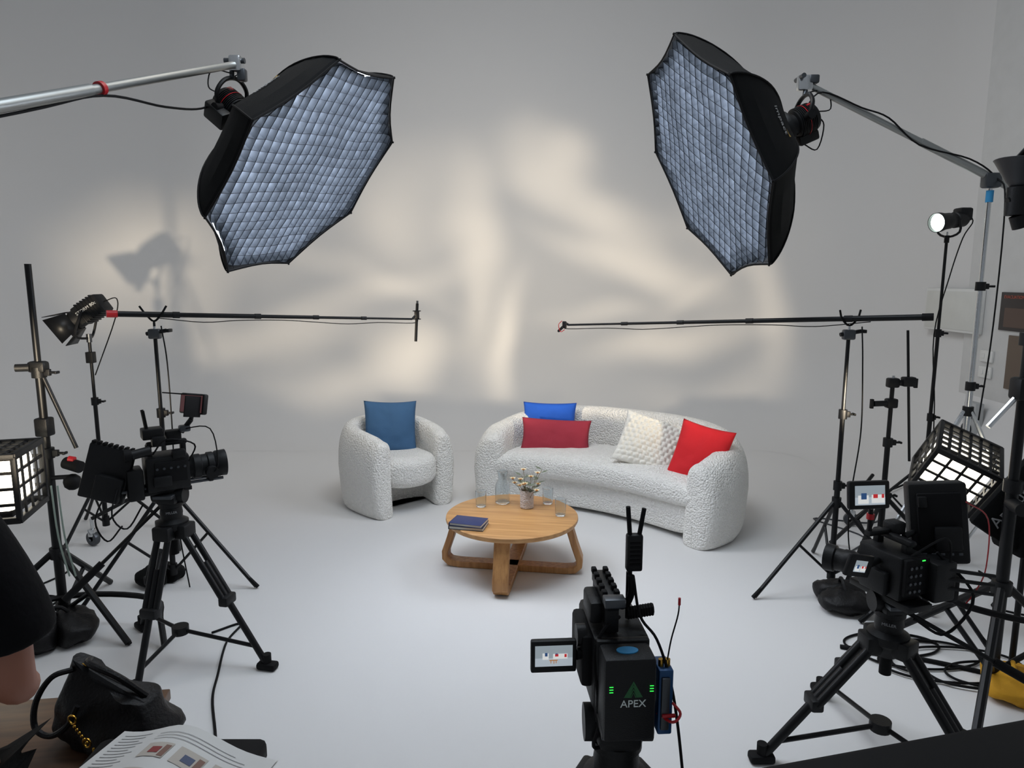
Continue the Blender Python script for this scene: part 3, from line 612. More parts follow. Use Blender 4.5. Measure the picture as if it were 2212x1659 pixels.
m=M(); m.box((0,.02,.235),(.035,.18,.025),black,bev=.01); m.box((0,-.06,.205),(.03,.025,.06),black); m.box((0,.09,.205),(.03,.025,.06),black)
m.box((0,.05,.27),(.06,.07,.05),black,bev=.01); m.box((.035,-.02,.255),(.04,.06,.05),black,bev=.01); m.cyl((.0,.09,.28),(.03,.13,.34),.012,blackm); m.box((.02,.1,.30),(.05,.05,.03),grey,bev=.008); m.obj('top_handle',r)
m=M(); Rm=Euler((rad(-12),0,rad(35))).to_matrix(); m.box((.02,.15,.415),(.15,.03,.10),black,bev=.008,R=Rm); m.box((.035,.10,.47),(.15,.10,.006),dark,R=Rm,bev=.001); m.box((.10,.13,.415),(.006,.10,.10),dark,R=Rm,bev=.001); m.cyl((.02,.13,.33),(.02,.14,.37),.01,blackm); m.obj('top_monitor',r)
m=M(); sq=[V(-.066,-.0165,-.042),V(.066,-.0165,-.042),V(.066,-.0165,.042),V(-.066,-.0165,.042)]; m.quad(*[Rm@p+V(.02,.15,.415) for p in sq],mat('screen_dim',(95,60,62),.2,emis=.4)); m.obj('screen',r)
m=M(); Rm=Euler((rad(-4),rad(16),rad(62))).to_matrix(); cc=V(-.02,-.235,.12); m.box(cc,(.20,.04,.26),black,bev=.01,R=Rm)
for k in range(8): m.box(cc+Rm@V(-.085+.024*k,-.005,.136),(.012,.034,.012),dark,bev=.001,R=Rm)
m.box(cc+Rm@V(.03,-.03,-.06),(.12,.05,.12),black,bev=.01,R=Rm); m.cyl((0,-.12,.05),(0,-.22,.08),.014,blackm); m.obj('rear_monitor',r)
m=M(); m.box((.01,-.13,.06),(.11,.07,.15),black,bev=.01); m.obj('battery',r)
m=M(); m.box((.0,-.04,.29),(.08,.09,.05),black,bev=.006); m.obj('wireless_transmitter',r)
for x in (-.03,.0): m=M(); m.tube([(x,-.06,.31),(x-.005,-.07,.40)],.007,dark); m.obj('antenna',r)
m=M(); m.cyl((.06,-.06,.22),(.07,-.14,.21),.022,black); m.cyl((.07,-.14,.21),(.07,-.17,.21),.03,dark); m.obj('viewfinder',r)
m=M(); m.tube([(.06,-.05,.2),(.14,0,.28),(.13,.12,.24),(.08,.1,.15)],.004,dark,6,sm=5); m.obj('cable',r)
m=M(); m.tube([(.05,-.2,.08),(.10,-.24,-.05),(.05,-.18,-.14),(0,-.1,-.05)],.004,dark,6,sm=5); m.obj('cable',r)
m=M(); m.tube([(.0,-.24,.05),(-.03,-.3,-.1),(0,-.26,-.2),(.06,-.2,-.12)],.004,dark,6,sm=5); m.obj('cable',r)
m=M(); m.tube([(.03,.08,.3),(.10,.2,.30),(.12,.22,.12),(.07,.18,.06)],.003,dark,6,sm=5); m.obj('cable',r)
# --- camera B
r=root('video_camera','black cinema camera with flip out screen and rear rods','camera',(1.44,2.5,.70),18)
m=M(); m.box((0,0,.11),(.13,.20,.17),black,bev=.012); m.box((0,0,.01),(.11,.28,.025),blackm); m.box((-.0,-.105,.12),(.11,.02,.14),dark,bev=.005); m.box((-.08,.0,.08),(.03,.12,.09),black,bev=.01)
for i in range(4):
    for j in range(3): m.cyl((-.035+.022*j,-.115,.07+.03*i),(-.035+.022*j,-.120,.07+.03*i),.006,grey)
m.obj('body',r)
m=M(); m.box((.02,-.118,.185),(.014,.002,.004),green,bev=0); m.obj('indicator_light',r)
m=M(); m.lathe([(0,.09),(.040,.09),(.042,.11),(.047,.12),(.047,.15),(.044,.155),(.044,.18),(.052,.185),(.054,.22),(.047,.22),(0,.20)],black,(-.02,0,.10),(-.6,1,0),32); m.obj('lens',r)
m=M(); m.box((0,.0,.235),(.035,.18,.025),black,bev=.01); m.box((0,-.06,.205),(.03,.025,.05),black); m.box((0,.07,.205),(.03,.025,.05),black); m.box((.03,.03,.26),(.06,.06,.05),black,bev=.01); m.cyl((-.09,.03,.24),(-.09,.03,.345),.009,blackm); m.box((-.05,.03,.25),(.10,.03,.02),black,bev=.005); m.obj('top_handle',r)
m=M(); m.cyl((-.09,.03,.305),(-.09,.03,.325),.014,red); m.obj('monitor_knob',r)
Rm=Euler((rad(-8),0,rad(-12))).to_matrix()
m=M(); m.box((-.12,.02,.405),(.160,.024,.105),black,bev=.008,R=Rm); m.obj('top_monitor',r)
m=M(); screen(m,(0,-.0125,0),.118,.072,1)
for p in m.v: p.xyz=Rm@p+V(-.12,.02,.405)
m.obj('screen',r)
Rm=Euler((rad(5),rad(14),rad(4))).to_matrix(); m=M(); m.box((-.21,-.05,.17),(.12,.018,.085),black,bev=.006,R=Rm); m.cyl((-.15,-.04,.16),(-.07,-.0,.15),.012,black); m.obj('flip_screen',r)
m=M(); screen(m,(0,-.0095,0),.060,.044,1)
for p in m.v: p.xyz=Rm@p+V(-.21,-.05,.17)
m.obj('screen',r)
m=M(); m.box((.10,-.10,.10),(.10,.10,.15),black,bev=.01); m.box((.16,-.1,.06),(.05,.08,.1),dark,bev=.01); m.obj('battery',r)
for k in range(3): m=M(); m.tube([(.10,-.14,.10+.035*k-.02),(.27,-.20,.075+.035*k-.02)],.0075,blackm); m.obj('support_rod',r)
m=M(); Rm=Euler((rad(-6),rad(-6),rad(-32))).to_matrix(); cc=V(.18,-.02,.28); m.box(cc,(.20,.07,.31),black,bev=.012,R=Rm); m.box(cc+Rm@V(0,-.04,.02),(.15,.02,.2),dark,bev=.006,R=Rm); m.cyl((.05,0,.23),(.14,0,.26),.012,blackm)
m.box(cc+Rm@V(.02,-.055,-.05),(.09,.03,.09),black,bev=.006,R=Rm); m.box(cc+Rm@V(-.06,-.055,.09),(.03,.02,.04),black,bev=.003,R=Rm)
for k in range(5): m.box(cc+Rm@V(-.06+.03*k,-.052,-.11),(.015,.004,.01),grey,bev=.001,R=Rm)
m.obj('rear_monitor',r)
m=M(); m.tube([(.22,-.1,.38),(.34,-.1,.30),(.33,-.12,.12),(.25,-.15,.05),(.22,-.14,.0)],.0025,red,6,sm=6); m.obj('red_cable',r)
m=M(); m.tube([(.1,-.1,.2),(.2,-.18,.05),(.12,-.15,-.1),(.02,-.1,-.05)],.006,dark,6,sm=6); m.obj('cable',r)
m=M(); m.tube([(.12,-.1,.05),(.28,-.1,-.04),(.55,-.2,-.10),(.9,-.1,-.15)],.013,dark,8,sm=6); m.obj('cable',r)
m=M(); m.tube([(-.02,-.1,.2),(.06,-.16,.28),(.12,-.14,.2),(.10,-.14,.10)],.004,dark,6,sm=6); m.obj('cable',r)
# --- camera C
r=root('video_camera','black camera seen from behind with battery and antennas','camera',(.235,1.42,.95),4)
m=M(); m.box((0,.07,.10),(.125,.20,.17),black,bev=.012); m.box((0,.03,.01),(.11,.26,.022),blackm); m.box((-.07,.06,.12),(.03,.14,.12),dark,bev=.01); m.cyl((-.072,.02,.17),(-.092,.02,.17),.024,black); m.obj('body',r)
m=M(); m.lathe([(0,.17),(.040,.17),(.042,.19),(.046,.20),(.046,.23),(.050,.235),(.050,.26),(0,.255)],black,(0,0,.085),(0,1,0),32); m.obj('lens',r)
bt=mat('battery_shell',(16,17,19),.5,bump=.15,bscale=300,spec=.3)
m=M(); m.box((.0,-.075,.09),(.108,.07,.185),bt,bev=.008); m.box((.0,-.03,.09),(.115,.02,.19),black,bev=.004); m.obj('battery',r)
m=M(); m.lathe([(0,.0),(.023,.0),(.023,.002),(0,.002)],bluet,(.0,-.075,.1825)); 
for p in m.v: p.y=-.075+(p.y+.075)*.6
m.obj('battery_badge',r)
text('APEX',.0225,Matrix.Translation((.006,-.1112,.085))@RX90,mat('logo_pale',(165,175,175),.5,emis=.12),r)
lg=mat('logo_green',(22,78,40),.5,emis=.08)
m=M()
for k in range(4):
    s_=(1-.22*k)*.9; yy=-.1106-.0003*k
    m.quad((.006-.022*s_,yy,.099),(.006-.014*s_,yy,.099),(.006,yy,.099+.033*s_),(.006,yy,.099+.040*s_),lg); m.quad((.006+.014*s_,yy,.099),(.006+.022*s_,yy,.099),(.006,yy,.099+.040*s_),(.006,yy,.099+.033*s_),lg)
m.obj('logo_mark',r)
for sx in (-.040,.044):
    m=M()
    for k in range(3): m.box((sx,-.1112,.112+.006*k),(.008,.001,.0014),green,bev=0)
    m.obj('indicator_light',r)
m=M(); m.box((-.145,.0,.135),(.10,.016,.074),black,bev=.004); m.cyl((-.095,.0,.135),(-.07,.01,.135),.012,black); m.obj('flip_screen',r)
m=M(); screen(m,(-.145,-.0085,.138),.082,.048); m.obj('screen',r)
m=M(); m.box((-.02,.06,.255),(.035,.16,.03),black,bev=.008); m.box((-.02,-.0,.22),(.03,.03,.06),black); m.box((-.02,.12,.22),(.03,.03,.06),black)
for k in range(5): m.box((-.035,.0+.03*k,.275),(.012,.018,.014),dark,bev=.003); m.box((-.008,.0+.03*k,.275),(.012,.018,.014),dark,bev=.003)
m.box((-.02,-.03,.27),(.045,.03,.02),grey,bev=.003); m.box((-.05,.05,.225),(.03,.09,.05),black,bev=.008); m.obj('top_handle',r)
m=M(); m.cyl((.03,.05,.19),(.03,.05,.30),.006,blackm); m.tube([(.0,.05,.225),(.02,.04,.225),(.032,.03,.26),(.03,.03,.30)],.008,dark,8,sm=4)
for k in range(10): 
    a=V(.025+.006*k,.03,.212+.0008*k); m.tube([a+V(0,.012*math.cos(t),.012*math.sin(t)) for t in [j/8*6.283 for j in range(8)]],.003,dark,6,closed=True)
m.obj('coiled_lead',r)
m=M(); m.box((.038,.04,.35),(.036,.022,.085),black,bev=.005); 
for k in range(6): m.box((.038,.028,.325+.01*k),(.024,.003,.004),dark,bev=0)
m.obj('wireless_transmitter',r)
for pp in ([(.028,.04,.385),(.022,.04,.455)],[(.048,.04,.385),(.058,.04,.45)],[(.03,.04,.315),(.03,.04,.285)]): m=M(); m.tube(pp,.0052,dark); m.obj('antenna',r)
m=M(); m.box((.090,-.03,.05),(.032,.06,.15),bluep,bev=.004); m.box((.088,-.063,.05),(.018,.008,.12),grey,bev=.002); m.cyl((.083,-.04,.125),(.083,-.04,.14),.006,gold); m.cyl((.097,-.04,.125),(.097,-.04,.14),.006,gold); m.obj('receiver_box',r)
m=M(); m.tube([(.075,-.05,.02),(.10,-.08,.018),(.12,-.07,.03),(.105,-.06,.05)],.003,red,6,sm=5); m.box((.095,-.068,.025),(.03,.006,.008),red,bev=.002); m.obj('red_cable',r)
m=M(); m.tube([(.097,-.04,.14),(.107,-.03,.18),(.123,-.02,.23),(.125,-.02,.265)],.0018,dark,6,sm=5); m.tube([(.125,-.02,.252),(.125,-.02,.268)],.003,red); m.obj('whip_antenna',r)
m=M(); m.tube([(.035,.03,.30),(.045,.0,.22),(.075,-.03,.18),(.10,-.05,.10),(.12,-.05,.0),(.14,-.05,-.15),(.17,-.05,-.4),(.2,-.1,-.7),(.2,-.15,-.94)],.0035,dark,6,sm=6); m.obj('cable',r)
m=M(); m.tube([(.0,.0,.22),(-.04,-.02,.20),(-.06,-.03,.14),(-.05,-.05,.02),(-.06,-.04,-.06),(-.02,-.03,-.06)],.004,dark,6,sm=6); m.obj('cable',r)

# ================================================================ SANDBAGS
def sandbag(label,x,y,rz,mt,s_=1.):
    r=root('sandbag',label,'sandbag',(x,y,0),rz)
    for sg in (-1,1):
        vs=[];fs=[];n=16
        for i in range(n+1):
            for j in range(2*n):
                th=math.pi*i/n; ph=math.pi*j/n
                p=V(.15*math.copysign(abs(math.sin(th)*math.cos(ph))**.8,math.cos(ph)),.095*math.copysign(abs(math.sin(th)*math.sin(ph))**.8,math.sin(ph)),.065*math.copysign(abs(math.cos(th))**.7,math.cos(th)))
                p+=V(1,1,1)*noise.noise(p*14+V(x,sg,0))*.016+V(.4,.4,1)*noise.noise(p*34+V(x,sg,0))*.010
                vs.append((V(p.y+sg*.085,p.x,max(.0,p.z*(1-.35*sg*p.y/.095)+.062)+.002))*s_)
        for i in range(n):
            for j in range(2*n): fs.append([i*2*n+j,i*2*n+(j+1)%(2*n),(i+1)*2*n+(j+1)%(2*n),(i+1)*2*n+j])
        m=M(); m.add(vs,fs,mt); m.obj('bag_lobe',r,sharp=180,merge=True)
    m=M(); m.tube([(-.07*s_,0,.11*s_),(-.02*s_,.01,.17*s_),(.03*s_,.01,.17*s_),(.08*s_,0,.11*s_)],.010,mt,8,sm=4); m.obj('handle',r)
sandbag('black sandbag slumped over the stand base',-2.40,3.42,35,leather,1.05)
sandbag('black sandbag resting over the stand leg',1.93,3.82,80,leather,.95)
sandbag('yellow sandbag over the stand leg',2.31,2.95,60,mat('yellow_canvas',(195,142,22),.8,bump=.3),.85)
sandbag('small dark sandbag under the tripod',-2.22,4.15,60,fabblk,.75)
for x,y in ((-3.0,4.75),(2.62,5.15)):
    r=root('rolling_base','swivel caster wheel on a rolling stand leg','wheel',(x,y,0))
    m=M(); m.lathe([(.02,-.018),(.05,-.018),(.055,0),(.05,.018),(.02,.018)],grey,(x,y,.056),(.4,1,0)); m.obj('caster_wheel',r,world=True)
    m=M(); m.box((x,y,.10),(.05,.05,.06),chrome,bev=.01); m.cyl((x,y,.12),(x,y,.20),.012,chrome); m.obj('fork',r,world=True)
    m=M(); m.tube([(x,y,.20),(x+(.3 if x<0 else .25),y+.2,.35)],.014,blackm); m.obj('leg',r,world=True)

# ================================================================ FLOOR CABLES
def cable(label,pts,r=.006,mt=dark):
    m=M(); m.tube(pts,r,mt,6,sm=7); m.obj('cable',label=label,cat='cable',sharp=180)
cable('black cable trailing across the floor',[(-1.62,3.5,.007),(-1.50,3.6,.007),(-1.50,3.4,.007),(-1.42,3.1,.007),(-1.36,2.9,.007),(-1.22,2.6,.007),(-1.17,2.4,.007),(-1.2,2.1,.007)])
for k in range(4):
    cx,cy,rr=1.98+.07*k,3.38-.10*k,.16+.03*(k%3)
    cable('loose loop of black cable on the floor',[(cx+rr*1.5*math.cos(t)+.03*k*t/6,cy+rr*.75*math.sin(t),.008+.003*k) for t in [j/12*2*math.pi*1.3+k for j in range(13)]],.006)
cable('thick black cable running over the floor',[(1.7,3.35,.012),(2.0,3.25,.012),(2.3,3.1,.012),(2.6,2.9,.012)],.011)
cable('thin grey cable on the studio floor',[(2.35,4.6,.006),(2.6,4.9,.006),(2.4,5.3,.006),(2.8,5.2,.006),(3.0,5.4,.006)],.006,grey)
cable('thin black cable beside the rolling stand',[(-3.1,4.6,.006),(-2.9,4.3,.006),(-2.95,4.0,.006),(-2.7,3.9,.006),(-2.75,3.6,.006)],.006)
cable('thin black cable curling near the wall',[(2.5,4.0,.006),(2.75,4.2,.006),(3.0,4.0,.006),(2.8,3.8,.006),(3.05,3.7,.006),(3.05,4.3,.006)],.006)
for (x,y) in ((-2.07,4.1),(2.03,4.03)):
    cable('thin black cable hanging beside the stand',[(x,y,1.62),(x+.02,y,1.4),(x+.03,y-.02,1.0),(x+.01,y,.6),(x+.02,y,.3),(x+.08,y-.05,.01)],.004)
rope=mat('rope_green',(150,165,155),.8)
for k in range(2):
    m=M(); m.tube([(-2.13+.03*k,3.1,.95),(-2.12+.03*k,3.1,.7),(-2.10+.03*k,3.12,.5)],.004,rope,6,sm=4)
    m.obj('cord',label='pale green cord hanging from the camera rig',cat='cord')

# ================================================================ WALL FITTINGS
r=root('electrical_panel','white metal electrical panel on the wall','electrical box',(4.13,6.55,1.4)); m=M(); m.box((4.14,6.55,1.60),(.06,.80,.40),white,bev=.01); m.obj('housing',r,world=True)
m=M(); m.box((4.108,6.55,1.60),(.006,.74,.35),mat('panel_paint',(205,205,200),.5),bev=.002); m.obj('door',r,world=True)
for z,l in ((1.22,'white light switch plate on the wall'),(1.08,'white power outlet plate on the wall')):
    r=root('wall_switch',l,'switch',(4.16,6.1,z)); m=M(); m.box((4.16,6.05,z),(.02,.16,.10),white,bev=.004); m.obj('plate',r,world=True)
    for yy in (6.01,6.08): m=M(); m.box((4.148,yy,z),(.008,.03,.04),white,bev=.002); m.obj('rocker',r,world=True)
r=root('power_outlet','grey industrial power outlet with round sockets','power outlet',(4.08,6.1,.5)); m=M(); m.box((4.06,6.0,.66),(.08,.16,.32),mat('outlet_grey',(170,172,172),.5),bev=.012); m.obj('housing',r,world=True)
for z in (.72,.58): m=M(); m.cyl((4.02,6.0,z),(3.995,6.0,z),.055,grey,seg=24); m.cyl((3.996,6.0,z),(3.990,6.0,z),.035,dark,seg=24); m.obj('socket',r,world=True)
m=M(); m.cyl((3.96,5.98,.50),(4.0,5.98,.42),.03,red); m.tube([(3.98,5.98,.44),(3.85,5.98,.3),(3.5,5.95,.1),(3.1,5.8,.02)],.008,dark,6,sm=5); m.obj('power_plug',r,world=True,label='red power plug with black cable')
r=root('evacuation_sign','dark evacuation notice board fixed to the wall','sign',(4.16,5.80,1.5)); m=M(); m.box((4.162,5.72,1.62),(.015,.44,.32),mat('sign_dark',(42,36,36),.5),bev=.003); m.obj('board',r,world=True)
mt_=basis(V(0,-1,0),V(0,0,1),V(-1,0,0),V(4.153,5.78,1.74)); text('EVACUATION',.038,mt_,mat('sign_red',(170,80,60),.5),r,world=True)
m=M(); m.box((4.154,5.71,1.57),(.004,.34,.16),mat('sign_plan',(80,62,54),.5),bev=0); m.obj('floor_plan',r,world=True)
m=M(); m.box((4.163,5.68,1.2),(.014,.25,.45),mat('brown_board',(98,84,72),.6),bev=.003); m.obj('notice_panel',r,world=True,label='brown notice panel below the sign')

# ================================================================ NEAR DESK, CASE, BAG, PAPER
r=root('desk','small wooden desk with plank top','desk',(-1.3,1.80,0),8); wd=woodmat('walnut_plank',(98,68,45),(70,48,32),0)
m=M(); m.box((-.04,-.02,.60),(.58,.42,.035),wd,bev=.004); m.obj('desktop',r)
for x in (-.28,.20):
    for y in (-.18,.14): m=M(); m.box((x,y,.292),(.045,.045,.584),blackm,bev=.004); m.obj('leg',r)
r=root('handbag','black leather handbag with gold hardware','handbag',(-1.10,1.78,.62),-14)
vs=[];fs=[];n=20;k_=32
for i in range(n+1):
    t=i/n; z=.18*t; w=.17*(1-.30*t**2)*(.82+.18*math.sin(min(1,t*4)*math.pi/2)); d=.10*(1-.60*t**1.6)*(.8+.2*math.sin(min(1,t*4)*math.pi/2))
    for j in range(k_):
        a=2*math.pi*j/k_; c_,s_=math.cos(a),math.sin(a)
        p=V(w*math.copysign(abs(c_)**.6,c_),d*math.copysign(abs(s_)**.6,s_),z+.015*math.cos(2*a)*t-.05*t*c_)
        p+=V(0,1,.4)*noise.noise(p*13)*.024+V(.3,.5,.2)*noise.noise(p*30)*.010; p.z=max(p.z,0); vs.append(p)
for i in range(n):
    for j in range(k_): fs.append([i*k_+j,i*k_+(j+1)%k_,(i+1)*k_+(j+1)%k_,(i+1)*k_+j])
fs.append([j for j in range(k_)][::-1]); fs.append([n*k_+j for j in range(k_)])
m=M(); m.add(vs,fs,leather); m.obj('body',r,sharp=60)
m=M(); m.tube([(-.11,-.03,.21),(-.14,-.07,.205),(-.165,-.10,.15),(-.155,-.12,.09),(-.11,-.12,.07),(-.06,-.11,.10),(-.04,-.09,.15)],.008,leather,8,sm=6); m.obj('handle',r)
m=M(); m.tube([(-.1,.02,.215),(-.05,-.03,.235),(.04,-.03,.21),(.10,.0,.145)],.009,leather,8,sm=6); m.obj('handle',r)
m=M(); m.tube([(-.10,-.02,.225),(.0,-.01,.20),(.10,0,.145)],.003,gold,6,sm=5); m.obj('zip',r)
m=M()
for x,z in ((-.03,.13),(.01,.07)):
    m.tube([(x+.012*math.cos(t),-.118,z+.012*math.sin(t)) for t in [k/12*6.283 for k in range(12)]],.0028,gold,6,closed=True)
for k in range(6): m.ball((-.02+.007*k,-.122,.115-.008*k),.0045,gold)
m.box((.03,-.118,.045),(.007,.005,.03),gold); m.obj('hardware',r)
def case(label,c,w,d,top,rz):
    r=root('equipment_case',label,'case',(c[0],c[1],0),rz); m=M(); m.box((0,0,(top-.09)/2+.03),(w,d,top-.09),dark,bev=.02); m.obj('body',r)
    m=M(); m.box((0,0,top-.03),(w+.008,d+.008,.06),dark,bev=.02); m.obj('lid',r)
    for x in (-.25,.25): m=M(); m.box((x*w,d/2+.008,top-.09),(.05,.014,.07),black,bev=.003); m.obj('latch',r)
    for sx in (-1,1):
        for sy in (-1,1): m=M(); m.cyl((sx*(w/2-.06)-.015,sy*(d/2-.06),.03),(sx*(w/2-.06)+.015,sy*(d/2-.06),.03),.03,dark); m.obj('wheel',r)
case('black hard equipment case under a printed document',(-.80,1.30),.40,.50,.79,0)
case('black hard equipment case standing beside the tripod',(.98,1.16),.86,.50,.90,13.5)
doc=mat('document_paper',(214,213,210),.6); ink=mat('document_ink',(140,140,142),.7); pk=mat('print_brown',(130,98,86),.7); pr_=mat('print_red',(140,60,58),.7); pb=mat('print_blue',(80,88,115),.7); pc=mat('print_cream',(188,180,170),.7)
r=root('document','open printed document with small photographs','document',(-.785,1.335,.795),-14)
def dz(x): return .050*math.exp(-((x+.02)/.11)**2)+.006
def sheet(m,x0,x1,y0,y1,mt,off):
    n=16; vs=[];fs=[]
    for i in range(n+1):
        x=x0+(x1-x0)*i/n
        for y in (y0,y1): vs.append(V(x,y,dz(x)+off))
    for i in range(n): fs.append([2*i,2*i+2,2*i+3,2*i+1])
    m.add(vs,fs,mt)
m=M(); sheet(m,-.21,.21,-.17,.17,doc,0); sheet(m,-.205,.213,-.165,.172,doc,-.003); m.obj('page',r,sharp=180)
for k in range(3):
    for j in range(2):
        m=M(); x=-.04+.085*k; y=.085-.085*j; sheet(m,x-.034,x+.034,y-.028,y+.020,pc,.0012); sheet(m,x-.013,x+.013,y-.016,y+.004,(pr_,pb,pk)[(k+j)%3],.002); sheet(m,x+.018,x+.032,y-.024,y+.012,pk,.002)
        m.obj('printed_photo',r,sharp=180)
m=M()
for k in range(11): y=.15-.011*k; sheet(m,-.19,-.11-.01*(k%3),y,y+.002,ink,.0012)
for k in range(3): sheet(m,-.08,.18-.03*k,.122+.010*k,.1235+.010*k,ink,.0012)
m.obj('printed_text',r,sharp=180)

# ================================================================ PERSON
skin=mat('skin',(150,98,78),.55); shirt=mat('black_shirt',(8,8,11),.85,bump=.3,bscale=40,spec=.15); hairm=mat('brown_hair',(45,30,22),.6)
pers=root('person','person in a black t-shirt standing with bent arm','person',(-1.235,1.28,0))
ZS=1.045
def skinned(name,verts,edges,radii,mt,rootv=0,sub=2):
    me=bpy.data.meshes.new(name); me.from_pydata([(v[0],v[1],v[2]*ZS) for v in verts],edges,[]); me.materials.append(mt)
    o=bpy.data.objects.new(name,me); C.objects.link(o); o.parent=pers
    md=o.modifiers.new('skin','SKIN'); md.use_smooth_shade=True
    for i,rr in enumerate(radii):
        sv=me.skin_vertices[0].data[i]; sv.radius=(rr if isinstance(rr,tuple) else (rr,rr)); sv.use_root=(i==rootv)
    b=o.modifiers.new('sub','SUBSURF'); b.levels=sub; b.render_levels=sub; return o
vv=[];ee=[];rr=[]
def J(p,r_,par=None):
    vv.append(V(*p)); rr.append(r_); 
    if par is not None: ee.append((par,len(vv)-1))
    return len(vv)-1
pel=J((0,0,.88),(.15,.11)); sp1=J((0,.01,1.05),(.13,.10),pel); ch_=J((0,0,1.24),(.155,.105),sp1); nk=J((0,0,1.40),.055,ch_); hd0=J((0,.015,1.47),.062,nk); hd1=J((0,.02,1.54),.088,hd0); hd2=J((0,.01,1.61),.080,hd1)
J((0,.12,1.53),.010,hd1)
for sg in (-1,1):
    sh=J((sg*.175,0,1.36),.060,ch_)
    up_=J((sg*.225,.005,1.19),.052,sh); el=J((sg*.232,.01,1.04),.042,up_); fa=J((sg*.185,.09,.995),.040,el); wr=J((sg*.12,.18,.95),.028,fa); pm=J((sg*.075,.245,.95),.032,wr)
    for k in range(4):
        a=J((sg*(.05-.004*k),.28-.004*k,.975-.018*k),.0095,pm); b=J((sg*(.028-.003*k),.305-.005*k,.97-.018*k),.0085,a); J((sg*(.008),.305-.006*k,.96-.018*k),.008,b)
    a=J((sg*.065,.25,.995),.011,pm); J((sg*.045,.26,1.015),.009,a)
    hp=J((sg*.09,0,.82),.095,pel); kn=J((sg*.10,.01,.46),.060,hp); an=J((sg*.10,-.01,.09),.040,kn); ft=J((sg*.11,.08,.04),.036,an); J((sg*.115,.16,.03),.028,ft)
skinned('body',vv,ee,rr,skin)
sv=[V(0,0,.86),V(0,.01,1.04),V(0,0,1.24),V(0,0,1.385)]; se=[(0,1),(1,2),(2,3)]; sr_=[(.175,.135),(.165,.13),(.18,.13),(.075,.07)]
for sg in (-1,1):
    n=len(sv); sv+=[V(sg*.18,0,1.355),V(sg*.228,.005,1.23),V(sg*.243,.008,1.15),V(sg*.246,.01,1.13)]; se+=[(2,n),(n,n+1),(n+1,n+2),(n+2,n+3)]; sr_+=[.078,.080,.084,.080]
skinned('shirt',sv,se,sr_,shirt)
tv=[V(0,0,.90),V(.09,0,.80),V(.10,.01,.46),V(.10,-.005,.10),V(-.09,0,.80),V(-.10,.01,.46),V(-.10,-.005,.10)]
skinned('trousers',tv,[(0,1),(1,2),(2,3),(0,4),(4,5),(5,6)],[(.165,.125),.108,.078,.06,.108,.078,.06],fabblk)
vs=[];fs=[];n=14
for i in range(n+1):
    for j in range(2*n):
        th=math.pi*.62*i/n; ph=math.pi*j/n; vs.append(V(.10*math.sin(th)*math.cos(ph),-.012+.115*math.sin(th)*math.sin(ph),(1.575+.105*math.cos(th)-(.06 if math.sin(ph)<0 else -.01)*math.sin(th))*ZS))
for i in range(n):
    for j in range(2*n): fs.append([i*2*n+j,(i+1)*2*n+j,(i+1)*2*n+(j+1)%(2*n),i*2*n+(j+1)%(2*n)])
m=M(); m.add(vs,fs,hairm); m.obj('hair',pers,sharp=180)
for sx in (-.032,.032): m=M(); m.ball((sx,.098,1.55*ZS),.012,white); m.ball((sx,.108,1.55*ZS),.005,dark); m.obj('eye',pers)
m=M(); m.ball((0,.10,1.497*ZS),.02,mat('lips',(140,75,70),.5),(1,.4,.25)); m.obj('mouth',pers)

# ================================================================ LIGHTING
w=bpy.data.worlds.new('world'); bpy.context.scene.world=w; w.use_nodes=True
w.node_tree.nodes['Background'].inputs[0].default_value=(.86,.92,1,1); w.node_tree.nodes['Background'].inputs[1].default_value=.26
def area(name,loc,tgt,sx,sy,en,col):
    ld=bpy.data.lights.new(name,'AREA'); ld.shape='RECTANGLE'; ld.size=sx; ld.size_y=sy; ld.energy=en; ld.color=col
    o=bpy.data.objects.new(name,ld); C.objects.link(o); o.location=loc; o.rotation_euler=(Vector(tgt)-Vector(loc)).to_track_quat('-Z','Y').to_euler()
area('overhead_fill',(-.3,4.6,4.6),(-.1,7.6,.3),3.0,1.2,40,(1,.91,.80))  # added fill out of view, warms the backdrop
area('overhead_fill',(0,3.3,4.8),(0,4.9,0),2.4,1.4,88,(.80,.90,1))  # second added fill, unseen overhead, brightens the seating and cools the floor
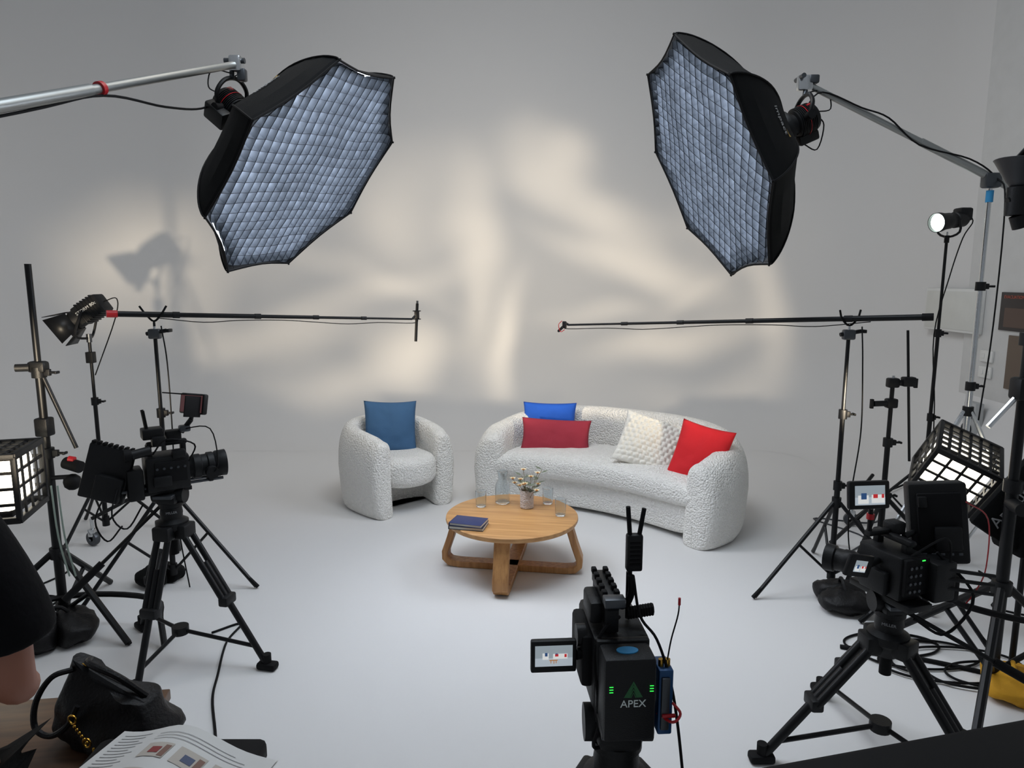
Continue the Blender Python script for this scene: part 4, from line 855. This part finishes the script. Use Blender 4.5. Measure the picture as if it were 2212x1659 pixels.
def gobo(name,loc,tgt,energy,col,blobs,angle,yw=8.6,soft=.10):
    ld=bpy.data.lights.new(name,'SPOT'); ld.energy=energy; ld.spot_size=rad(angle); ld.spot_blend=.4; ld.shadow_soft_size=soft; ld.use_nodes=True; ld.color=col
    o=bpy.data.objects.new(name,ld); C.objects.link(o); o.location=loc; o.rotation_euler=(Vector(tgt)-Vector(loc)).to_track_quat('-Z','Y').to_euler()
    nt=ld.node_tree; N=nt.nodes; L=nt.links; em=[x for x in N if x.type=='EMISSION'][0]
    g=N.new('ShaderNodeNewGeometry'); s=N.new('ShaderNodeSeparateXYZ'); L.new(g.outputs['Incoming'],s.inputs[0])
    def mth(op,a,b,c=None):
        n=N.new('ShaderNodeMath'); n.operation=op
        for i,x in enumerate((a,b,c)):
            if x is None: continue
            if isinstance(x,(int,float)): n.inputs[i].default_value=x
            else: L.new(x,n.inputs[i])
        return n.outputs[0]
    D=yw-loc[1]
    X=mth('MULTIPLY_ADD',mth('DIVIDE',s.outputs[0],s.outputs[1]),D,loc[0]); Z=mth('MULTIPLY_ADD',mth('DIVIDE',s.outputs[2],s.outputs[1]),D,loc[2])
    cb=N.new('ShaderNodeCombineXYZ'); L.new(X,cb.inputs[0]); L.new(Z,cb.inputs[1])
    nz=N.new('ShaderNodeTexNoise'); nz.inputs['Scale'].default_value=1.0; nz.inputs['Detail'].default_value=0; L.new(cb.outputs[0],nz.inputs['Vector'])
    vm=N.new('ShaderNodeVectorMath'); vm.operation='SUBTRACT'; L.new(nz.outputs['Color'],vm.inputs[0]); vm.inputs[1].default_value=(.5,.5,.5)
    vs=N.new('ShaderNodeVectorMath'); vs.operation='MULTIPLY_ADD'; L.new(vm.outputs[0],vs.inputs[0]); vs.inputs[1].default_value=(.45,.45,0); L.new(cb.outputs[0],vs.inputs[2])
    tot=None
    for cx,cz,rx,rz,ro,st in blobs:
        a=N.new('ShaderNodeVectorMath'); a.operation='SUBTRACT'; L.new(vs.outputs[0],a.inputs[0]); a.inputs[1].default_value=(cx,cz,0)
        b=N.new('ShaderNodeVectorRotate'); b.rotation_type='Z_AXIS'; L.new(a.outputs[0],b.inputs['Vector']); b.inputs['Angle'].default_value=rad(-ro)
        c=N.new('ShaderNodeVectorMath'); c.operation='MULTIPLY'; L.new(b.outputs[0],c.inputs[0]); c.inputs[1].default_value=(1/rx,1/rz,0)
        d=N.new('ShaderNodeVectorMath'); d.operation='LENGTH'; L.new(c.outputs[0],d.inputs[0])
        e=N.new('ShaderNodeMapRange'); e.interpolation_type='SMOOTHSTEP'; L.new(d.outputs['Value'],e.inputs[0]); e.inputs[1].default_value=0.0; e.inputs[2].default_value=1.3; e.inputs[3].default_value=st; e.inputs[4].default_value=0
        tot=e.outputs[0] if tot is None else mth('ADD',tot,e.outputs[0])
    L.new(tot,em.inputs['Strength']); return o
warm=(1,.84,.62)
gobo('wall_patch_spot',(2.0,3.75,1.15),(-1.2,8.6,1.9),1120,warm,[(-1.44,2.6,.75,.65,0,.5),(-.45,2.4,.38,1.1,8,.55),(-1.0,3.3,1.5,.45,0,.22),(-1.3,.95,.65,.42,0,.85),(-.1,1.1,.20,.9,-15,.65),(-.45,1.2,.26,.8,5,.3),(-2.3,.6,1.3,.34,0,.6),(-2.9,1.2,1.2,.34,8,.75),(-1.6,1.75,1.2,.24,15,.45),(-1.9,2.0,1.4,.2,-25,.3),(-3.0,2.4,.8,1.0,0,.3),(.3,3.3,.55,.4,-20,.35),(-1.0,1.8,3.2,2.4,0,.22)],80)  # light of the right crate, its wall patches shaped by the blob list
gobo('wall_patch_spot',(-2.2,3.6,1.15),(1.9,8.6,1.9),1120,warm,[(1.0,2.8,1.1,.30,-18,.65),(1.0,2.2,.9,.24,-22,.45),(1.9,2.0,1.3,.33,-30,.85),(2.6,2.3,.8,.36,-38,.6),(2.1,1.1,1.2,.26,8,.85),(1.2,1.5,.9,.2,5,.4),(2.2,1.6,1.1,.16,35,.3),(3.25,1.5,.36,.9,20,.75),(.75,3.35,.40,.32,0,.5),(3.2,.6,.7,.45,0,.35),(2.5,.4,1.0,.34,0,.35),(1.7,1.8,2.7,2.1,0,.18)],80)  # light of the left crate, patches likewise shaped by blobs
gobo('wall_patch_spot',(-1.68,1.2,1.08),(-4.5,8.6,2.1),1600,warm,[(-4.5,2.25,1.2,.8,0,.75),(-4.9,1.2,.8,.6,20,.28),(-3.9,1.3,.7,.7,0,.3)],55,soft=.05)  # unseen spot away from the crates, added to throw the barn door lamp's shadow
